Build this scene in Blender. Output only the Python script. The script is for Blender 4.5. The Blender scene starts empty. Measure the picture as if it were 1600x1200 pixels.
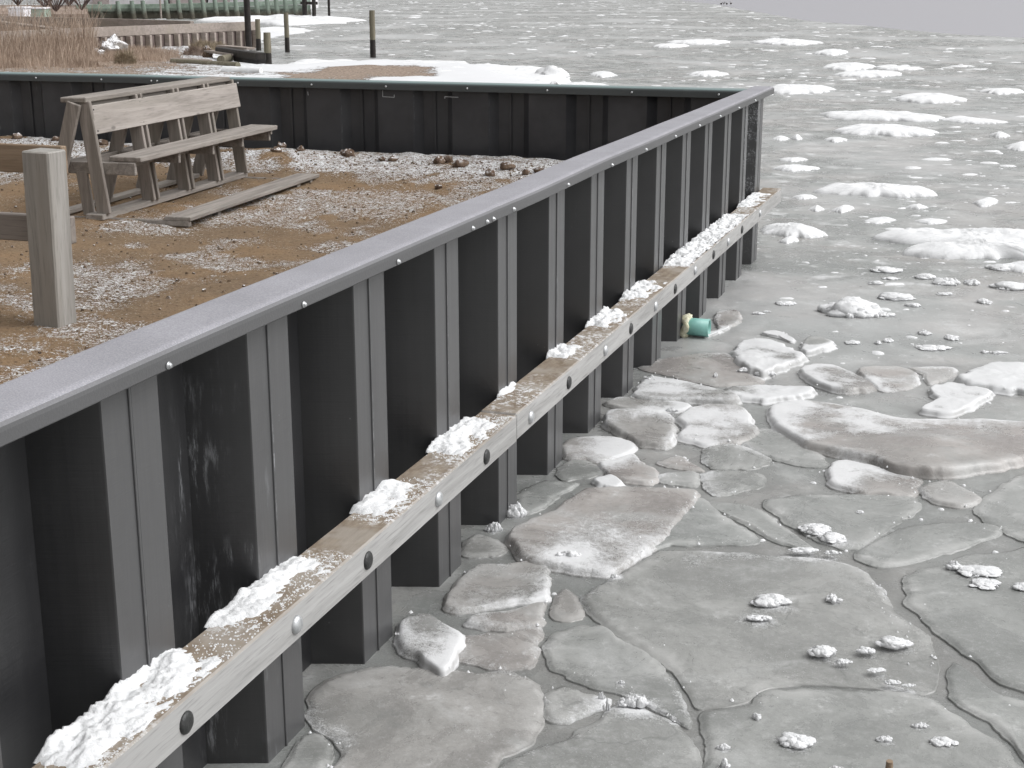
import bpy, math, random
import numpy as np
from mathutils import Vector, Matrix, noise as mn
random.seed(7); rng = np.random.RandomState(5)
R = math.radians
C = bpy.context.scene.collection
SC = bpy.context.scene
# ------------------------------------------------------------------ camera
CP = Vector((1.7133, -10.1441, 1.9842)); FPX = 2281.94; PITCH = .27131; ROLL = -.000712; YAW = .32883
Fw = Vector((-math.sin(YAW)*math.cos(PITCH), math.cos(YAW)*math.cos(PITCH), -math.sin(PITCH)))
Rt = Vector((math.cos(YAW), math.sin(YAW), 0)); Up = Rt.cross(Fw)
R2 = math.cos(ROLL)*Rt+math.sin(ROLL)*Up; U2 = -math.sin(ROLL)*Rt+math.cos(ROLL)*Up
cd = bpy.data.cameras.new('camera'); cam = bpy.data.objects.new('camera', cd); C.objects.link(cam)
cd.sensor_width = 36; cd.lens = FPX/1600*36; cd.clip_end = 3000; cd.clip_start = .05
M3 = Matrix((R2, U2, -Fw)).transposed(); cam.matrix_world = Matrix.Translation(CP) @ M3.to_4x4()
SC.camera = cam
def at(x, y, z=0.0):                      # photo pixel -> point on the level plane z
    d = Fw+R2*((x-800)/FPX)+U2*((600-y)/FPX)
    return CP+d*((z-CP.z)/d.z)
# ------------------------------------------------------------------ world, sun, exposure
w = bpy.data.worlds.new('World'); SC.world = w; w.use_nodes = True
nt = w.node_tree; bg = nt.nodes['Background']
sky = nt.nodes.new('ShaderNodeTexSky'); sky.sky_type = 'NISHITA'; sky.sun_disc = False
sky.sun_elevation = R(48); sky.sun_rotation = R(75); sky.air_density = 1.0; sky.dust_density = 6.0; sky.ozone_density = 1.0
hs = nt.nodes.new('ShaderNodeHueSaturation'); hs.inputs['Saturation'].default_value = 0.
nt.links.new(sky.outputs[0], hs.inputs['Color']); nt.links.new(hs.outputs[0], bg.inputs[0]); bg.inputs[1].default_value = .15
sd = bpy.data.lights.new('sun', 'SUN'); sd.energy = .5; sd.angle = R(90); sd.color = (1, .99, .98)
so = bpy.data.objects.new('sun', sd); C.objects.link(so); so.rotation_euler = (R(30), 0, R(105)); so.location = (0, 0, 20)
SC.view_settings.view_transform = 'Standard'; SC.view_settings.look = 'None'; SC.view_settings.exposure = .31; SC.view_settings.gamma = 1
# ------------------------------------------------------------------ helpers
def tag(o, label=None, cat=None, group=None, kind=None):
    if label: o['label'] = label
    if cat: o['category'] = cat
    if group: o['group'] = group
    if kind: o['kind'] = kind
    return o
def empty(name, loc, label, cat, group=None, rz=0):
    o = bpy.data.objects.new(name, None); C.objects.link(o); o.location = loc; o.rotation_euler = (0, 0, rz)
    o.empty_display_size = .1
    return tag(o, label, cat, group)
def link(name, me, mat, parent=None):
    o = bpy.data.objects.new(name, me); C.objects.link(o)
    if mat and not me.materials: me.materials.append(mat)
    if parent:
        o.parent = parent
    return o
class MB:
    def __init__(s): s.v = []; s.f = []; s.sm = []
    def add(s, vs, fs, smooth=False):
        n = len(s.v); s.v += [tuple(v) for v in vs]; s.f += [tuple(i+n for i in f) for f in fs]; s.sm += [smooth]*len(fs)
    def box(s, a, b, M=None, j=0.0, bev=.0):
        (x0, y0, z0), (x1, y1, z1) = a, b
        if bev <= 0:
            vs = [Vector((x, y, z)) for z in (z0, z1) for y in (y0, y1) for x in (x0, x1)]
            fs = [(0, 2, 3, 1), (4, 5, 7, 6), (0, 1, 5, 4), (2, 6, 7, 3), (0, 4, 6, 2), (1, 3, 7, 5)]
        else:
            vs = []; 
            cs = [(x0, x1), (y0, y1), (z0, z1)]; idx = {}
            for ix in (0, 1):
                for iy in (0, 1):
                    for iz in (0, 1):
                        c = [cs[0][ix], cs[1][iy], cs[2][iz]]; sg = [1 if i == 0 else -1 for i in (ix, iy, iz)]
                        for ax in range(3):
                            p = list(c)
                            for k in range(3):
                                if k != ax: p[k] += sg[k]*bev
                            idx[(ix, iy, iz, ax)] = len(vs); vs.append(Vector(p))
            fs = []
            q = [(0, 0), (1, 0), (1, 1), (0, 1)]
            for ax in range(3):
                for sd_ in (0, 1):
                    f = []
                    for (u, v) in q:
                        k = [0, 0, 0]; k[ax] = sd_; k[(ax+1) % 3] = u; k[(ax+2) % 3] = v
                        f.append(idx[(k[0], k[1], k[2], ax)])
                    fs.append(tuple(f) if sd_ else tuple(f[::-1]))
                for u in (0, 1):
                    for v in (0, 1):
                        k0 = [0, 0, 0]; k0[(ax+1) % 3] = u; k0[(ax+2) % 3] = v; k1 = list(k0); k1[ax] = 1
                        a1, a2 = (ax+1) % 3, (ax+2) % 3
                        f = (idx[(*k0, a1)], idx[(*k1, a1)], idx[(*k1, a2)], idx[(*k0, a2)])
                        if (u+v) % 2: f = f[::-1]
                        fs.append(f)
            for ix in (0, 1):
                for iy in (0, 1):
                    for iz in (0, 1):
                        f = tuple(idx[(ix, iy, iz, a)] for a in range(3))
                        if (ix+iy+iz) % 2 == 0: f = f[::-1]
                        fs.append(f)
        if j: vs = [v+Vector((random.uniform(-j, j), random.uniform(-j, j), random.uniform(-j, j))) for v in vs]
        if M is not None: vs = [M @ v for v in vs]
        s.add(vs, fs)
    def beam(s, a, b, w_, h_, up=(0, 0, 1), bev=.003, j=0):      # bar of cross-section w_ x h_ from a to b
        a = Vector(a); b = Vector(b); d = b-a; L = d.length; z = d.normalized(); x = Vector(up).cross(z)
        if x.length < 1e-4: x = Vector((1, 0, 0)).cross(z)
        x.normalize(); y = z.cross(x)
        M = Matrix.Translation(a) @ Matrix((x, y, z)).transposed().to_4x4()
        s.box((-w_/2, -h_/2, 0), (w_/2, h_/2, L), M, j, bev)
    def tube(s, a, b, r0, r1, n=14, cap=True, wob=0, rings=6):
        a = Vector(a); b = Vector(b); d = (b-a); z = d.normalized(); x = Vector((0.3, 1, .1)).cross(z).normalized(); y = z.cross(x)
        vs = []; fs = []
        for i in range(rings+1):
            t = i/rings; r = r0+(r1-r0)*t
            for k in range(n):
                an = 2*math.pi*k/n
                rr = r*(1+wob*mn.noise(Vector((math.cos(an)*2, math.sin(an)*2, t*4+a.x*3))))
                vs.append(a+d*t+x*math.cos(an)*rr+y*math.sin(an)*rr)
        for i in range(rings):
            for k in range(n): fs.append((i*n+k, i*n+(k+1) % n, (i+1)*n+(k+1) % n, (i+1)*n+k))
        s.add(vs, fs, True)
        if cap: s.add(vs[-n:], [tuple(range(n))]); s.add(vs[:n], [tuple(range(n))[::-1]])
    def build(s, name, mat, parent=None):
        me = bpy.data.meshes.new(name); me.from_pydata(s.v, [], s.f); me.validate()
        if len(me.polygons) == len(s.sm): me.polygons.foreach_set('use_smooth', s.sm)
        me.update(); return link(name, me, mat, parent)
# ------------------------------------------------------------------ node shorthand
class Mat:
    def __init__(s, name):
        s.m = bpy.data.materials.new(name); s.m.use_nodes = True; s.t = s.m.node_tree; s.p = s.t.nodes['Principled BSDF']
        s.co = s.n('TexCoord').outputs['Object']; s.geo = s.n('NewGeometry')
    def n(s, k): return s.t.nodes.new('ShaderNode'+k)
    def set(s, sock, v):
        if hasattr(v, 'is_linked') or isinstance(v, bpy.types.NodeSocket): s.t.links.new(v, sock)
        else:
            if isinstance(v, (tuple, list)) and len(v) == 3 and sock.type == 'RGBA': v = (*v, 1)
            sock.default_value = v
    def noise(s, scale, detail=4, rough=.55, co=None, sc=None, dist=0):
        n = s.n('TexNoise'); n.inputs['Scale'].default_value = scale; n.inputs['Detail'].default_value = detail
        n.inputs['Roughness'].default_value = rough; n.inputs['Distortion'].default_value = dist
        c = co or s.co
        if sc:
            mp = s.n('Mapping'); mp.inputs['Scale'].default_value = sc; s.t.links.new(c, mp.inputs[0]); c = mp.outputs[0]
        s.t.links.new(c, n.inputs['Vector']); return n.outputs['Fac']
    def vor(s, scale, feature='F1', co=None, sc=None, rnd=1):
        n = s.n('TexVoronoi'); n.feature = feature; n.inputs['Scale'].default_value = scale; n.inputs['Randomness'].default_value = rnd
        c = co or s.co
        if sc:
            mp = s.n('Mapping'); mp.inputs['Scale'].default_value = sc; s.t.links.new(c, mp.inputs[0]); c = mp.outputs[0]
        s.t.links.new(c, n.inputs['Vector']); return n.outputs['Distance']
    def ss(s, v, a, b, lo=0., hi=1.):            # smoothstep
        n = s.n('MapRange'); n.interpolation_type = 'SMOOTHSTEP'
        s.set(n.inputs['Value'], v); n.inputs['From Min'].default_value = a; n.inputs['From Max'].default_value = b
        n.inputs['To Min'].default_value = lo; n.inputs['To Max'].default_value = hi; return n.outputs['Result']
    def op(s, o, a, b=0., clamp=False):
        n = s.n('Math'); n.operation = o; n.use_clamp = clamp; s.set(n.inputs[0], a); s.set(n.inputs[1], b); return n.outputs[0]
    def mix(s, f, a, b):
        n = s.n('Mix'); n.data_type = 'RGBA'; s.set(n.inputs[0], f); s.set(n.inputs[6], a); s.set(n.inputs[7], b); return n.outputs[2]
    def attr(s, name, typ='GEOMETRY'):
        n = s.n('Attribute'); n.attribute_name = name; n.attribute_type = typ; return n.outputs['Fac']
    def nz(s):
        x = s.n('SeparateXYZ'); s.t.links.new(s.geo.outputs['Normal'], x.inputs[0]); return x.outputs[2]
    def bump(s, h, dist=.01, strength=1., prev=None):
        b = s.n('Bump'); b.inputs['Distance'].default_value = dist; b.inputs['Strength'].default_value = strength
        s.set(b.inputs['Height'], h)
        if prev is not None: s.t.links.new(prev, b.inputs['Normal'])
        return b.outputs[0]
    def out(s, col, rough=.7, normal=None, spec=.5, metal=0.):
        s.set(s.p.inputs['Base Color'], col); s.set(s.p.inputs['Roughness'], rough); s.set(s.p.inputs['Specular IOR Level'], spec)
        s.set(s.p.inputs['Metallic'], metal)
        if normal is not None: s.t.links.new(normal, s.p.inputs['Normal'])
        return s.m
def m_snow():
    m = Mat('snow'); a = m.noise(130, 5, .75); b = m.noise(9, 4)
    col = m.mix(m.ss(b, .3, .7), (.66, .665, .675), (.74, .745, .755))
    nrm = m.bump(a, .0035, .8); nrm = m.bump(m.noise(32, 5, .65), .008, .6, nrm)
    m.p.inputs['Subsurface Weight'].default_value = .0
    return m.out(col, .75, nrm, .3)
def m_vinyl(spec=.95, k=1.):
    m = Mat('vinyl'); m.co = m.geo.outputs['Position']
    st = m.noise(26, 3, .5, sc=(1, 1, .03)); hz = m.noise(40, 2, .5, sc=(.15, .15, 6)); bl = m.noise(2.2, 5, .6)
    col = m.mix(m.ss(bl, .3, .7), (.012*k, .012*k, .0135*k), (.022*k, .022*k, .0235*k))
    sc1 = m.noise(22, 6, .75, sc=(1, 1, .22)); sc2 = m.noise(1.7, 3, .5, sc=(1, 1, .5))
    scuff = m.op('MULTIPLY', m.ss(sc1, .61, .72), m.ss(sc2, .56, .70))
    spk = m.op('MULTIPLY', m.ss(m.vor(26), .0, .09, 1, 0), m.ss(m.noise(3, 2), .56, .66))
    sx0 = m.n('SeparateXYZ'); m.t.links.new(m.co, sx0.inputs[0]); chalk = m.op('MULTIPLY', m.ss(sx0.outputs[0], -.006, -.001), m.op('ADD', .55, m.op('MULTIPLY', m.noise(7, 5, .65, sc=(1, 1, .35)), .9)), True) if spec > .5 else 0.  # chalk: outer faces coloured lighter than recesses, standing in for light they catch
    col = m.mix(chalk, col, (.066, .066, .068))  # brighter look of the outer faces put into the colour, not real wear
    sx_ = m.n('SeparateXYZ'); m.t.links.new(m.co, sx_.inputs[0]); yy_ = sx_.outputs[1]
    win = m.op('MULTIPLY', m.ss(yy_, -7.27, -7.18), m.ss(yy_, -7.10, -6.98, 1, 0)); st2 = m.noise(38, 6, .8, sc=(1, 1, .13)); sw = m.op('MULTIPLY', m.op('MULTIPLY', win, m.ss(st2, .50, .68)), m.ss(m.noise(4, 3), .42, .6))
    fr_ = m.op('FRACT', m.op('DIVIDE', m.op('SUBTRACT', yy_, -7.6098-.3048), .6096)); ln = m.ss(m.op('ABSOLUTE', m.op('SUBTRACT', fr_, .4935)), .003, .009, 1, 0)
    lw = m.op('MULTIPLY', m.op('MULTIPLY', ln, m.ss(m.noise(60, 5, .8, sc=(1, 1, .35)), .46, .62)), m.ss(m.noise(1.1, 2), .40, .62))
    fac = m.op('ADD', m.op('MULTIPLY', scuff, .28), m.op('MULTIPLY', spk, .3), True); fac = m.op('MAXIMUM', fac, m.op('MAXIMUM', m.op('MULTIPLY', sw, .6), m.op('MULTIPLY', lw, .7 if spec > .5 else .12)))
    frost = m.ss(m.attr('frost'), 0, 1); fr2 = m.op('MULTIPLY', frost, m.op('MULTIPLY', m.ss(m.noise(90, 5, .8), .50, .60), m.ss(m.noise(9, 3), .38, .6)))
    fac = m.op('MAXIMUM', fac, fr2)
    col = m.mix(fac, col, (.42, .43, .45))
    nrm = m.bump(m.op('ADD', st, m.op('MULTIPLY', hz, .5)), .0015, .5)
    return m.out(col, m.op('ADD', .27, m.op('MULTIPLY', st, .22)), nrm, spec)
def m_cap():
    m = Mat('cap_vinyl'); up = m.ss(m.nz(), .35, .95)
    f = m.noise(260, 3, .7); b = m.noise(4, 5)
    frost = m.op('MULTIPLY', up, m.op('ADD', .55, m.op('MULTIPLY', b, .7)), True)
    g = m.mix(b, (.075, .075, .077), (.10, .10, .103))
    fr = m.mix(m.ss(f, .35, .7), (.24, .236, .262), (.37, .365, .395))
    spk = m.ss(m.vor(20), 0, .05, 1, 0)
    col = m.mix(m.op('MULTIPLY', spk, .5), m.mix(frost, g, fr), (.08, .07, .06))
    return m.out(col, m.op('ADD', .42, m.op('MULTIPLY', up, .2)), m.bump(m.noise(160, 3), .001, .5), .5)
def m_cap_far():
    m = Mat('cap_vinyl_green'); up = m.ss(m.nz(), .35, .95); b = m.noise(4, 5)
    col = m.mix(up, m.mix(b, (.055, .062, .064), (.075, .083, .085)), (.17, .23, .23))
    return m.out(col, .5, None, .5)
def m_wood(name, c1, c2, c3, axis='y', sc=14, top=None, snow=0, knots=True):
    m = Mat(name); s = {'x': (.06, 1, 1), 'y': (1, .06, 1), 'z': (1, 1, .06)}[axis]
    g = m.noise(sc*2.2, 6, .65, sc=s, dist=.6); l = m.noise(sc*.35, 3, .5, sc=tuple(q if q < 1 else 1 for q in s)); f = m.noise(sc*14, 3, .6, sc=s)
    col = m.mix(m.ss(g, .3, .7), c1, c2); col = m.mix(m.ss(l, .45, .75), col, c3)
    col = m.mix(m.op('MULTIPLY', m.ss(f, .5, .75), .45), col, tuple(q*.5 for q in c1))
    if knots:
        kn = m.ss(m.vor(5.5, sc=tuple(.45 if q < 1 else 1 for q in s)), .03, .09, 1, 0)
        col = m.mix(m.op('MULTIPLY', kn, .6), col, tuple(q*.35 for q in c1))
    if top:
        up = m.ss(m.nz(), .5, .9); tg = m.noise(30, 6, .7, sc=(1, .35, 1)); tb = m.noise(6, 4, .6)
        tc = m.mix(m.ss(tg, .3, .7), top[0], top[1]); tc = m.mix(m.op('MULTIPLY', m.ss(tb, .45, .65), .7), tc, top[2])
        col = m.mix(up, col, tc)
        if snow:
            sn = m.op('MULTIPLY', m.ss(m.noise(48, 6, .8), .50, .57), m.ss(m.noise(2.6, 4, .6), .46, .60)); sn = m.op('MULTIPLY', sn, up)
            col = m.mix(sn, col, (.68, .685, .70))
    nrm = m.bump(m.op('ADD', g, m.op('MULTIPLY', f, .6)), .002, .7)
    return m.out(col, .8, nrm, .25)
def m_ice(name, floe=True):
    m = Mat(name); m.co = m.geo.outputs['Position']
    tint = m.attr('tint', 'OBJECT') if floe else 0.0
    n0 = m.noise(.9, 5, .6, dist=.3); n1 = m.noise(2.6, 7, .68, dist=.5); n2 = m.noise(8, 7, .7, dist=.2); n3 = m.noise(48, 6, .75); n4 = m.noise(190, 4, .75)
    st = m.noise(2.4, 5, .62, dist=.9)
    grey = m.mix(m.ss(n1, .32, .68), (.185, .196, .189), (.295, .306, .298))
    pink = m.mix(m.ss(n1, .32, .68), (.265, .237, .224), (.41, .375, .357))
    base = m.mix(tint, grey, pink) if floe else m.mix(m.ss(n0, .42, .62), grey, m.mix(.45, grey, pink))
    base = m.mix(m.op('MULTIPLY', m.ss(st, .50, .70), .60), base, (.40, .405, .40))                       # milky trapped-air clouds
    base = m.mix(m.op('MULTIPLY', m.ss(n2, .28, .46, 1, 0), .45), base, (.155, .162, .158))                 # clear dark patches
    base = m.mix(m.op('MULTIPLY', m.ss(n3, .52, .66), .26), base, (.46, .46, .46))
    base = m.mix(m.op('MULTIPLY', m.ss(n3, .34, .47, 1, 0), .28), base, (.125, .128, .125)); base = m.mix(m.op('MULTIPLY', m.ss(n4, .36, .48, 1, 0), .14), base, (.12, .12, .12)); base = m.mix(m.op('MULTIPLY', m.ss(n4, .56, .68), .22), base, (.55, .55, .55))
    spark = m.op('MULTIPLY', m.ss(n4, .60, .70), m.ss(n2, .46, .64))
    vc = m.n('TexVoronoi'); vc.feature = 'DISTANCE_TO_EDGE'; vc.inputs['Scale'].default_value = 1.25
    va = m.n('VectorMath'); va.operation = 'ADD'; vn = m.n('TexNoise'); vn.inputs['Scale'].default_value = 1.7; vn.inputs['Detail'].default_value = 6; m.t.links.new(m.co, vn.inputs['Vector']); m.t.links.new(m.co, va.inputs[0]); m.t.links.new(vn.outputs['Color'], va.inputs[1]); m.t.links.new(va.outputs[0], vc.inputs['Vector'])
    crk = m.op('MULTIPLY', m.ss(vc.outputs['Distance'], .0, .012, 1, 0), m.ss(n0, .48, .60)); base = m.mix(m.op('MULTIPLY', crk, .45), base, (.12, .125, .12))
    crl = m.op('MULTIPLY', m.ss(vc.outputs['Distance'], .012, .05, 1, 0), m.ss(n1, .50, .64)); base = m.mix(m.op('MULTIPLY', crl, .35), base, (.44, .44, .435))
    base = m.mix(m.op('MULTIPLY', m.ss(n0, .34, .50, 1, 0), .35), base, (.17, .176, .168))
    patch = m.op('MULTIPLY', m.ss(m.op('ADD', m.op('MULTIPLY', n2, .55), m.op('MULTIPLY', n1, .45)), .545, .63), m.ss(n3, .42, .60)); base = m.mix(m.op('MULTIPLY', patch, .55), base, (.56, .56, .56))
    if floe:
        fr = m.attr('frost'); rim = m.attr('rim')
        thr = m.op('ADD', m.op('ADD', m.op('MULTIPLY', n2, .35), m.op('MULTIPLY', n3, .35)), m.op('MULTIPLY', n4, .3))
        sn = m.op('MULTIPLY', m.ss(m.op('ADD', thr, fr), .72, .92), .88)
        sn = m.op('MAXIMUM', sn, m.op('MULTIPLY', spark, .75))
        side = m.ss(m.nz(), .25, .8, 0, 1); sn = m.op('MULTIPLY', sn, m.op('ADD', .35, m.op('MULTIPLY', side, .65)))
        base = m.mix(m.op('MULTIPLY', m.op('MULTIPLY', rim, m.ss(n1, .40, .62)), .50), base, (.46, .458, .45))
        edge_ = m.op('MULTIPLY', m.attr('line'), m.ss(n1, .38, .60, .45, .0)); base = m.mix(edge_, base, (.155, .157, .150)); sn = m.op('MULTIPLY', sn, m.op('SUBTRACT', 1., m.op('MULTIPLY', edge_, .8)))
    else:
        gap = m.attr('gap')
        base = m.mix(m.op('MULTIPLY', gap, m.op('ADD', .40, m.op('MULTIPLY', n1, .5))), base, (.128, .131, .126))
        base = m.mix(m.op('MULTIPLY', m.op('MULTIPLY', gap, m.ss(n4, .44, .66)), .35), base, (.30, .305, .30))
        cr = m.n('TexVoronoi'); cr.feature = 'DISTANCE_TO_EDGE'; cr.inputs['Scale'].default_value = .5
        wv = m.n('VectorMath'); wv.operation = 'ADD'; wn = m.n('TexNoise'); wn.inputs['Scale'].default_value = 1.1; wn.inputs['Detail'].default_value = 5; m.t.links.new(m.co, wn.inputs['Vector']); m.t.links.new(m.co, wv.inputs[0]); m.t.links.new(wn.outputs['Color'], wv.inputs[1]); m.t.links.new(wv.outputs[0], cr.inputs['Vector'])
        ck = m.ss(cr.outputs['Distance'], .004, .04, 1, 0); base = m.mix(m.op('MULTIPLY', m.op('MULTIPLY', ck, m.ss(n1, .4, .6)), .55), base, (.13, .13, .125))
        sp_ = m.n('SeparateXYZ'); m.t.links.new(m.geo.outputs['Position'], sp_.inputs[0]); far = m.ss(sp_.outputs[1], -6.5, 1.5, .04, 1.)
        fl = m.op('MULTIPLY', m.ss(m.noise(2.6, 8, .72), .54, .66), far)
        fl2 = m.op('MULTIPLY', m.ss(m.noise(11, 6, .75), .57, .66), m.op('ADD', .12, m.op('MULTIPLY', far, .75)))
        thr = m.op('ADD', m.op('MULTIPLY', n3, .5), m.op('MULTIPLY', n4, .5)); fl2 = m.op('MAXIMUM', fl2, m.op('MULTIPLY', m.ss(m.op('ADD', thr, m.attr('frost')), .70, .85), .9))
        fl3 = m.op('MULTIPLY', m.ss(m.noise(.22, 5, .65), .42, .66), m.op('MULTIPLY', far, .40))
        sn = m.op('MAXIMUM', m.op('MAXIMUM', m.op('MULTIPLY', fl, .60), fl2), m.op('MAXIMUM', fl3, m.op('MULTIPLY', spark, .35)))
    col = m.mix(sn, base, (.64, .645, .655))
    nrm = m.bump(n3, .002, .5); nrm = m.bump(n2, .008, .35, nrm); nrm = m.bump(n4, .001, .5, nrm); nrm = m.bump(sn, .003, .6, nrm)
    rough = m.op('ADD', m.ss(n1, .35, .65, .16, .42), m.op('MULTIPLY', sn, .4), True)
    return m.out(col, rough, nrm, .5)
def m_ground():
    m = Mat('gravelly_soil')
    n1 = m.noise(1.3, 4); n2 = m.noise(11, 5, .65); n3 = m.noise(55, 5, .7); n4 = m.noise(150, 3, .7)
    c = m.mix(m.ss(n1, .35, .65), (.225, .148, .085), (.17, .118, .075))
    c = m.mix(m.op('MULTIPLY', m.ss(n2, .45, .7), .6), c, (.20, .145, .09))
    c = m.mix(m.op('MULTIPLY', m.ss(n3, .52, .68), .55), c, (.28, .21, .14)); c = m.mix(m.op('MULTIPLY', m.ss(n3, .34, .46, 1, 0), .75), c, (.035, .025, .02))
    t = m.op('ADD', m.op('MULTIPLY', n3, .4), m.op('ADD', m.op('MULTIPLY', n2, .15), m.op('MULTIPLY', n4, .45)))
    sn = m.ss(m.op('ADD', t, m.attr('snow')), .632, .652)
    c = m.mix(sn, c, (.72, .725, .74))
    nrm = m.bump(n3, .012, .9); nrm = m.bump(sn, .008, .8, nrm)
    return m.out(c, .85, nrm, .2)
def m_simple(name, a, b, scale=12, rough=.7, bmp=.004, spec=.3, metal=0, sc=None, snowtop=0.):
    m = Mat(name); n = m.noise(scale, 5, .6, sc=sc); col = m.mix(m.ss(n, .32, .68), a, b)
    if snowtop:
        s_ = m.op('MULTIPLY', m.ss(m.nz(), .35, .8), m.ss(m.noise(scale*1.5, 5, .7), .62-snowtop*.4, .72-snowtop*.4)); col = m.mix(s_, col, (.82, .82, .84))
    return m.out(col, rough, m.bump(m.noise(scale*3, 4), bmp, .7) if bmp else None, spec, metal)
M = {}
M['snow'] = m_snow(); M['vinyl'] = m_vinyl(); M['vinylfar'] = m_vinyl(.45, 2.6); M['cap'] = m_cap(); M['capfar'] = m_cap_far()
M['timber'] = m_wood('bleached_timber', (.29, .286, .28), (.41, .405, .40), (.35, .345, .34), 'y', 10, ((.17, .13, .095), (.28, .235, .185), (.32, .29, .255)), 1, knots=False)
M['bench'] = m_wood('weathered_bench_wood', (.18, .16, .145), (.32, .29, .265), (.26, .245, .21), 'y', 12)
M['benchleg'] = m_wood('weathered_leg_wood', (.19, .17, .15), (.32, .285, .26), (.27, .245, .21), 'z', 12)
M['benchpale'] = m_wood('pale_bench_board', (.25, .225, .205), (.38, .345, .32), (.32, .295, .26), 'y', 9)
M['post'] = m_wood('grey_post_wood', (.235, .222, .205), (.35, .335, .315), (.26, .235, .205), 'z', 10)
M['newwood'] = m_wood('fresh_orange_board', (.22, .16, .11), (.31, .235, .17), (.26, .195, .14), 'x', 9)
M['greywood'] = m_wood('grey_rail_wood', (.19, .165, .15), (.29, .26, .235), (.22, .19, .17), 'x', 9)
M['farwood'] = m_wood('far_grey_timber', (.25, .215, .19), (.36, .31, .28), (.30, .26, .22), 'x', 5, knots=False)
M['farboard'] = m_wood('far_dark_boarding', (.15, .115, .105), (.22, .175, .16), (.18, .14, .13), 'z', 5, knots=False)
M['pile'] = m_wood('piling_wood', (.10, .085, .06), (.22, .20, .15), (.16, .15, .11), 'z', 6, knots=False)
M['darkpile'] = m_simple('wet_dark_piling', (.012, .010, .010), (.03, .025, .022), 8, .5)
M['greenwood'] = m_simple('green_treated_wood', (.20, .26, .21), (.31, .37, .315), 5, .8)
def m_pier():
    m = Mat('tide_stained_green'); s_ = m.n('SeparateXYZ'); m.t.links.new(m.geo.outputs['Position'], s_.inputs[0]); n = m.noise(5, 4)
    f = m.ss(m.op('ADD', s_.outputs[2], m.op('MULTIPLY', n, .5)), .42, .85)
    return m.out(m.mix(f, m.mix(n, (.05, .045, .04), (.13, .12, .09)), m.mix(n, (.13, .165, .135), (.22, .265, .225))), .85, None, .2)
M['piergreen'] = m_pier()
M['greendark'] = m_simple('algae_stained_boards', (.07, .09, .065), (.17, .20, .14), 3, .8, sc=(1, 1, .4))
M['white'] = m_simple('white_siding', (.62, .60, .62), (.72, .70, .72), 2, .6)
M['beige'] = m_simple('beige_siding', (.42, .36, .35), (.50, .44, .43), 2, .7)
M['roof'] = m_simple('grey_shingles', (.10, .10, .10), (.18, .17, .17), 6, .8)
M['silver'] = m_simple('galvanised_steel', (.40, .41, .42), (.56, .57, .58), 60, .38, .001, .5, .6)
M['black'] = m_simple('black_plug', (.012, .013, .013), (.03, .03, .03), 60, .4, .002, .5)
M['pipe'] = m_simple('green_plastic', (.17, .38, .34), (.21, .44, .40), 20, .4, .001, .5)
M['foam'] = m_simple('yellowed_foam', (.52, .50, .34), (.72, .70, .56), 40, .8, .006)
M['rock'] = m_simple('brown_clod', (.085, .055, .04), (.20, .145, .105), 14, .9, .02, .2, 0, None, .35)
M['greyrock'] = m_simple('grey_boulder', (.13, .115, .105), (.26, .24, .22), 8, .9, .03, .2, 0, None, .5)
M['clod'] = m_simple('soil_crumb', (.075, .052, .038), (.21, .15, .10), 30, .95, 0, .2, 0, None, .3)
M['reed'] = m_simple('dry_reed', (.30, .225, .175), (.60, .48, .39), 2.2, .8, 0)
M['straw'] = m_simple('straw_clump', (.24, .19, .13), (.42, .35, .26), 12, .9, .03)
M['marsh'] = m_simple('marsh_litter', (.16, .11, .085), (.42, .34, .29), 5, .9, .03)
M['brush'] = m_simple('bare_brush', (.06, .045, .042), (.17, .12, .11), 4, .9, 0)
M['ice'] = m_ice('grey_sea_ice', False); M['floe'] = m_ice('floe_ice', True)
M['ground'] = m_ground()
M['mark'] = m_simple('white_chalk', (.45, .46, .47), (.6, .6, .62), 40, .8, 0)
M['duck'] = m_simple('dark_feathers', (.03, .028, .025), (.06, .05, .045), 20, .8, 0)
def m_water():
    m = Mat('open_water'); n = m.noise(1.2, 5, .6, sc=(.5, 1.6, 1)); return m.out((.40, .395, .43), .22, m.bump(n, .06, .5), .5)
M['water'] = m_water()
def m_shore():
    m = Mat('snowy_shore'); n2 = m.noise(3.5, 5, .65); n3 = m.noise(18, 5, .7)
    c = m.mix(m.ss(n3, .35, .65), (.15, .11, .085), (.36, .29, .235))
    t = m.op('ADD', m.op('MULTIPLY', n3, .5), m.op('MULTIPLY', n2, .5))
    sn = m.ss(m.op('ADD', t, m.attr('snow')), .60, .66)
    return m.out(m.mix(sn, c, (.64, .645, .66)), .85, m.bump(sn, .05, .8), .2)
M['shore'] = m_shore()
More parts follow.
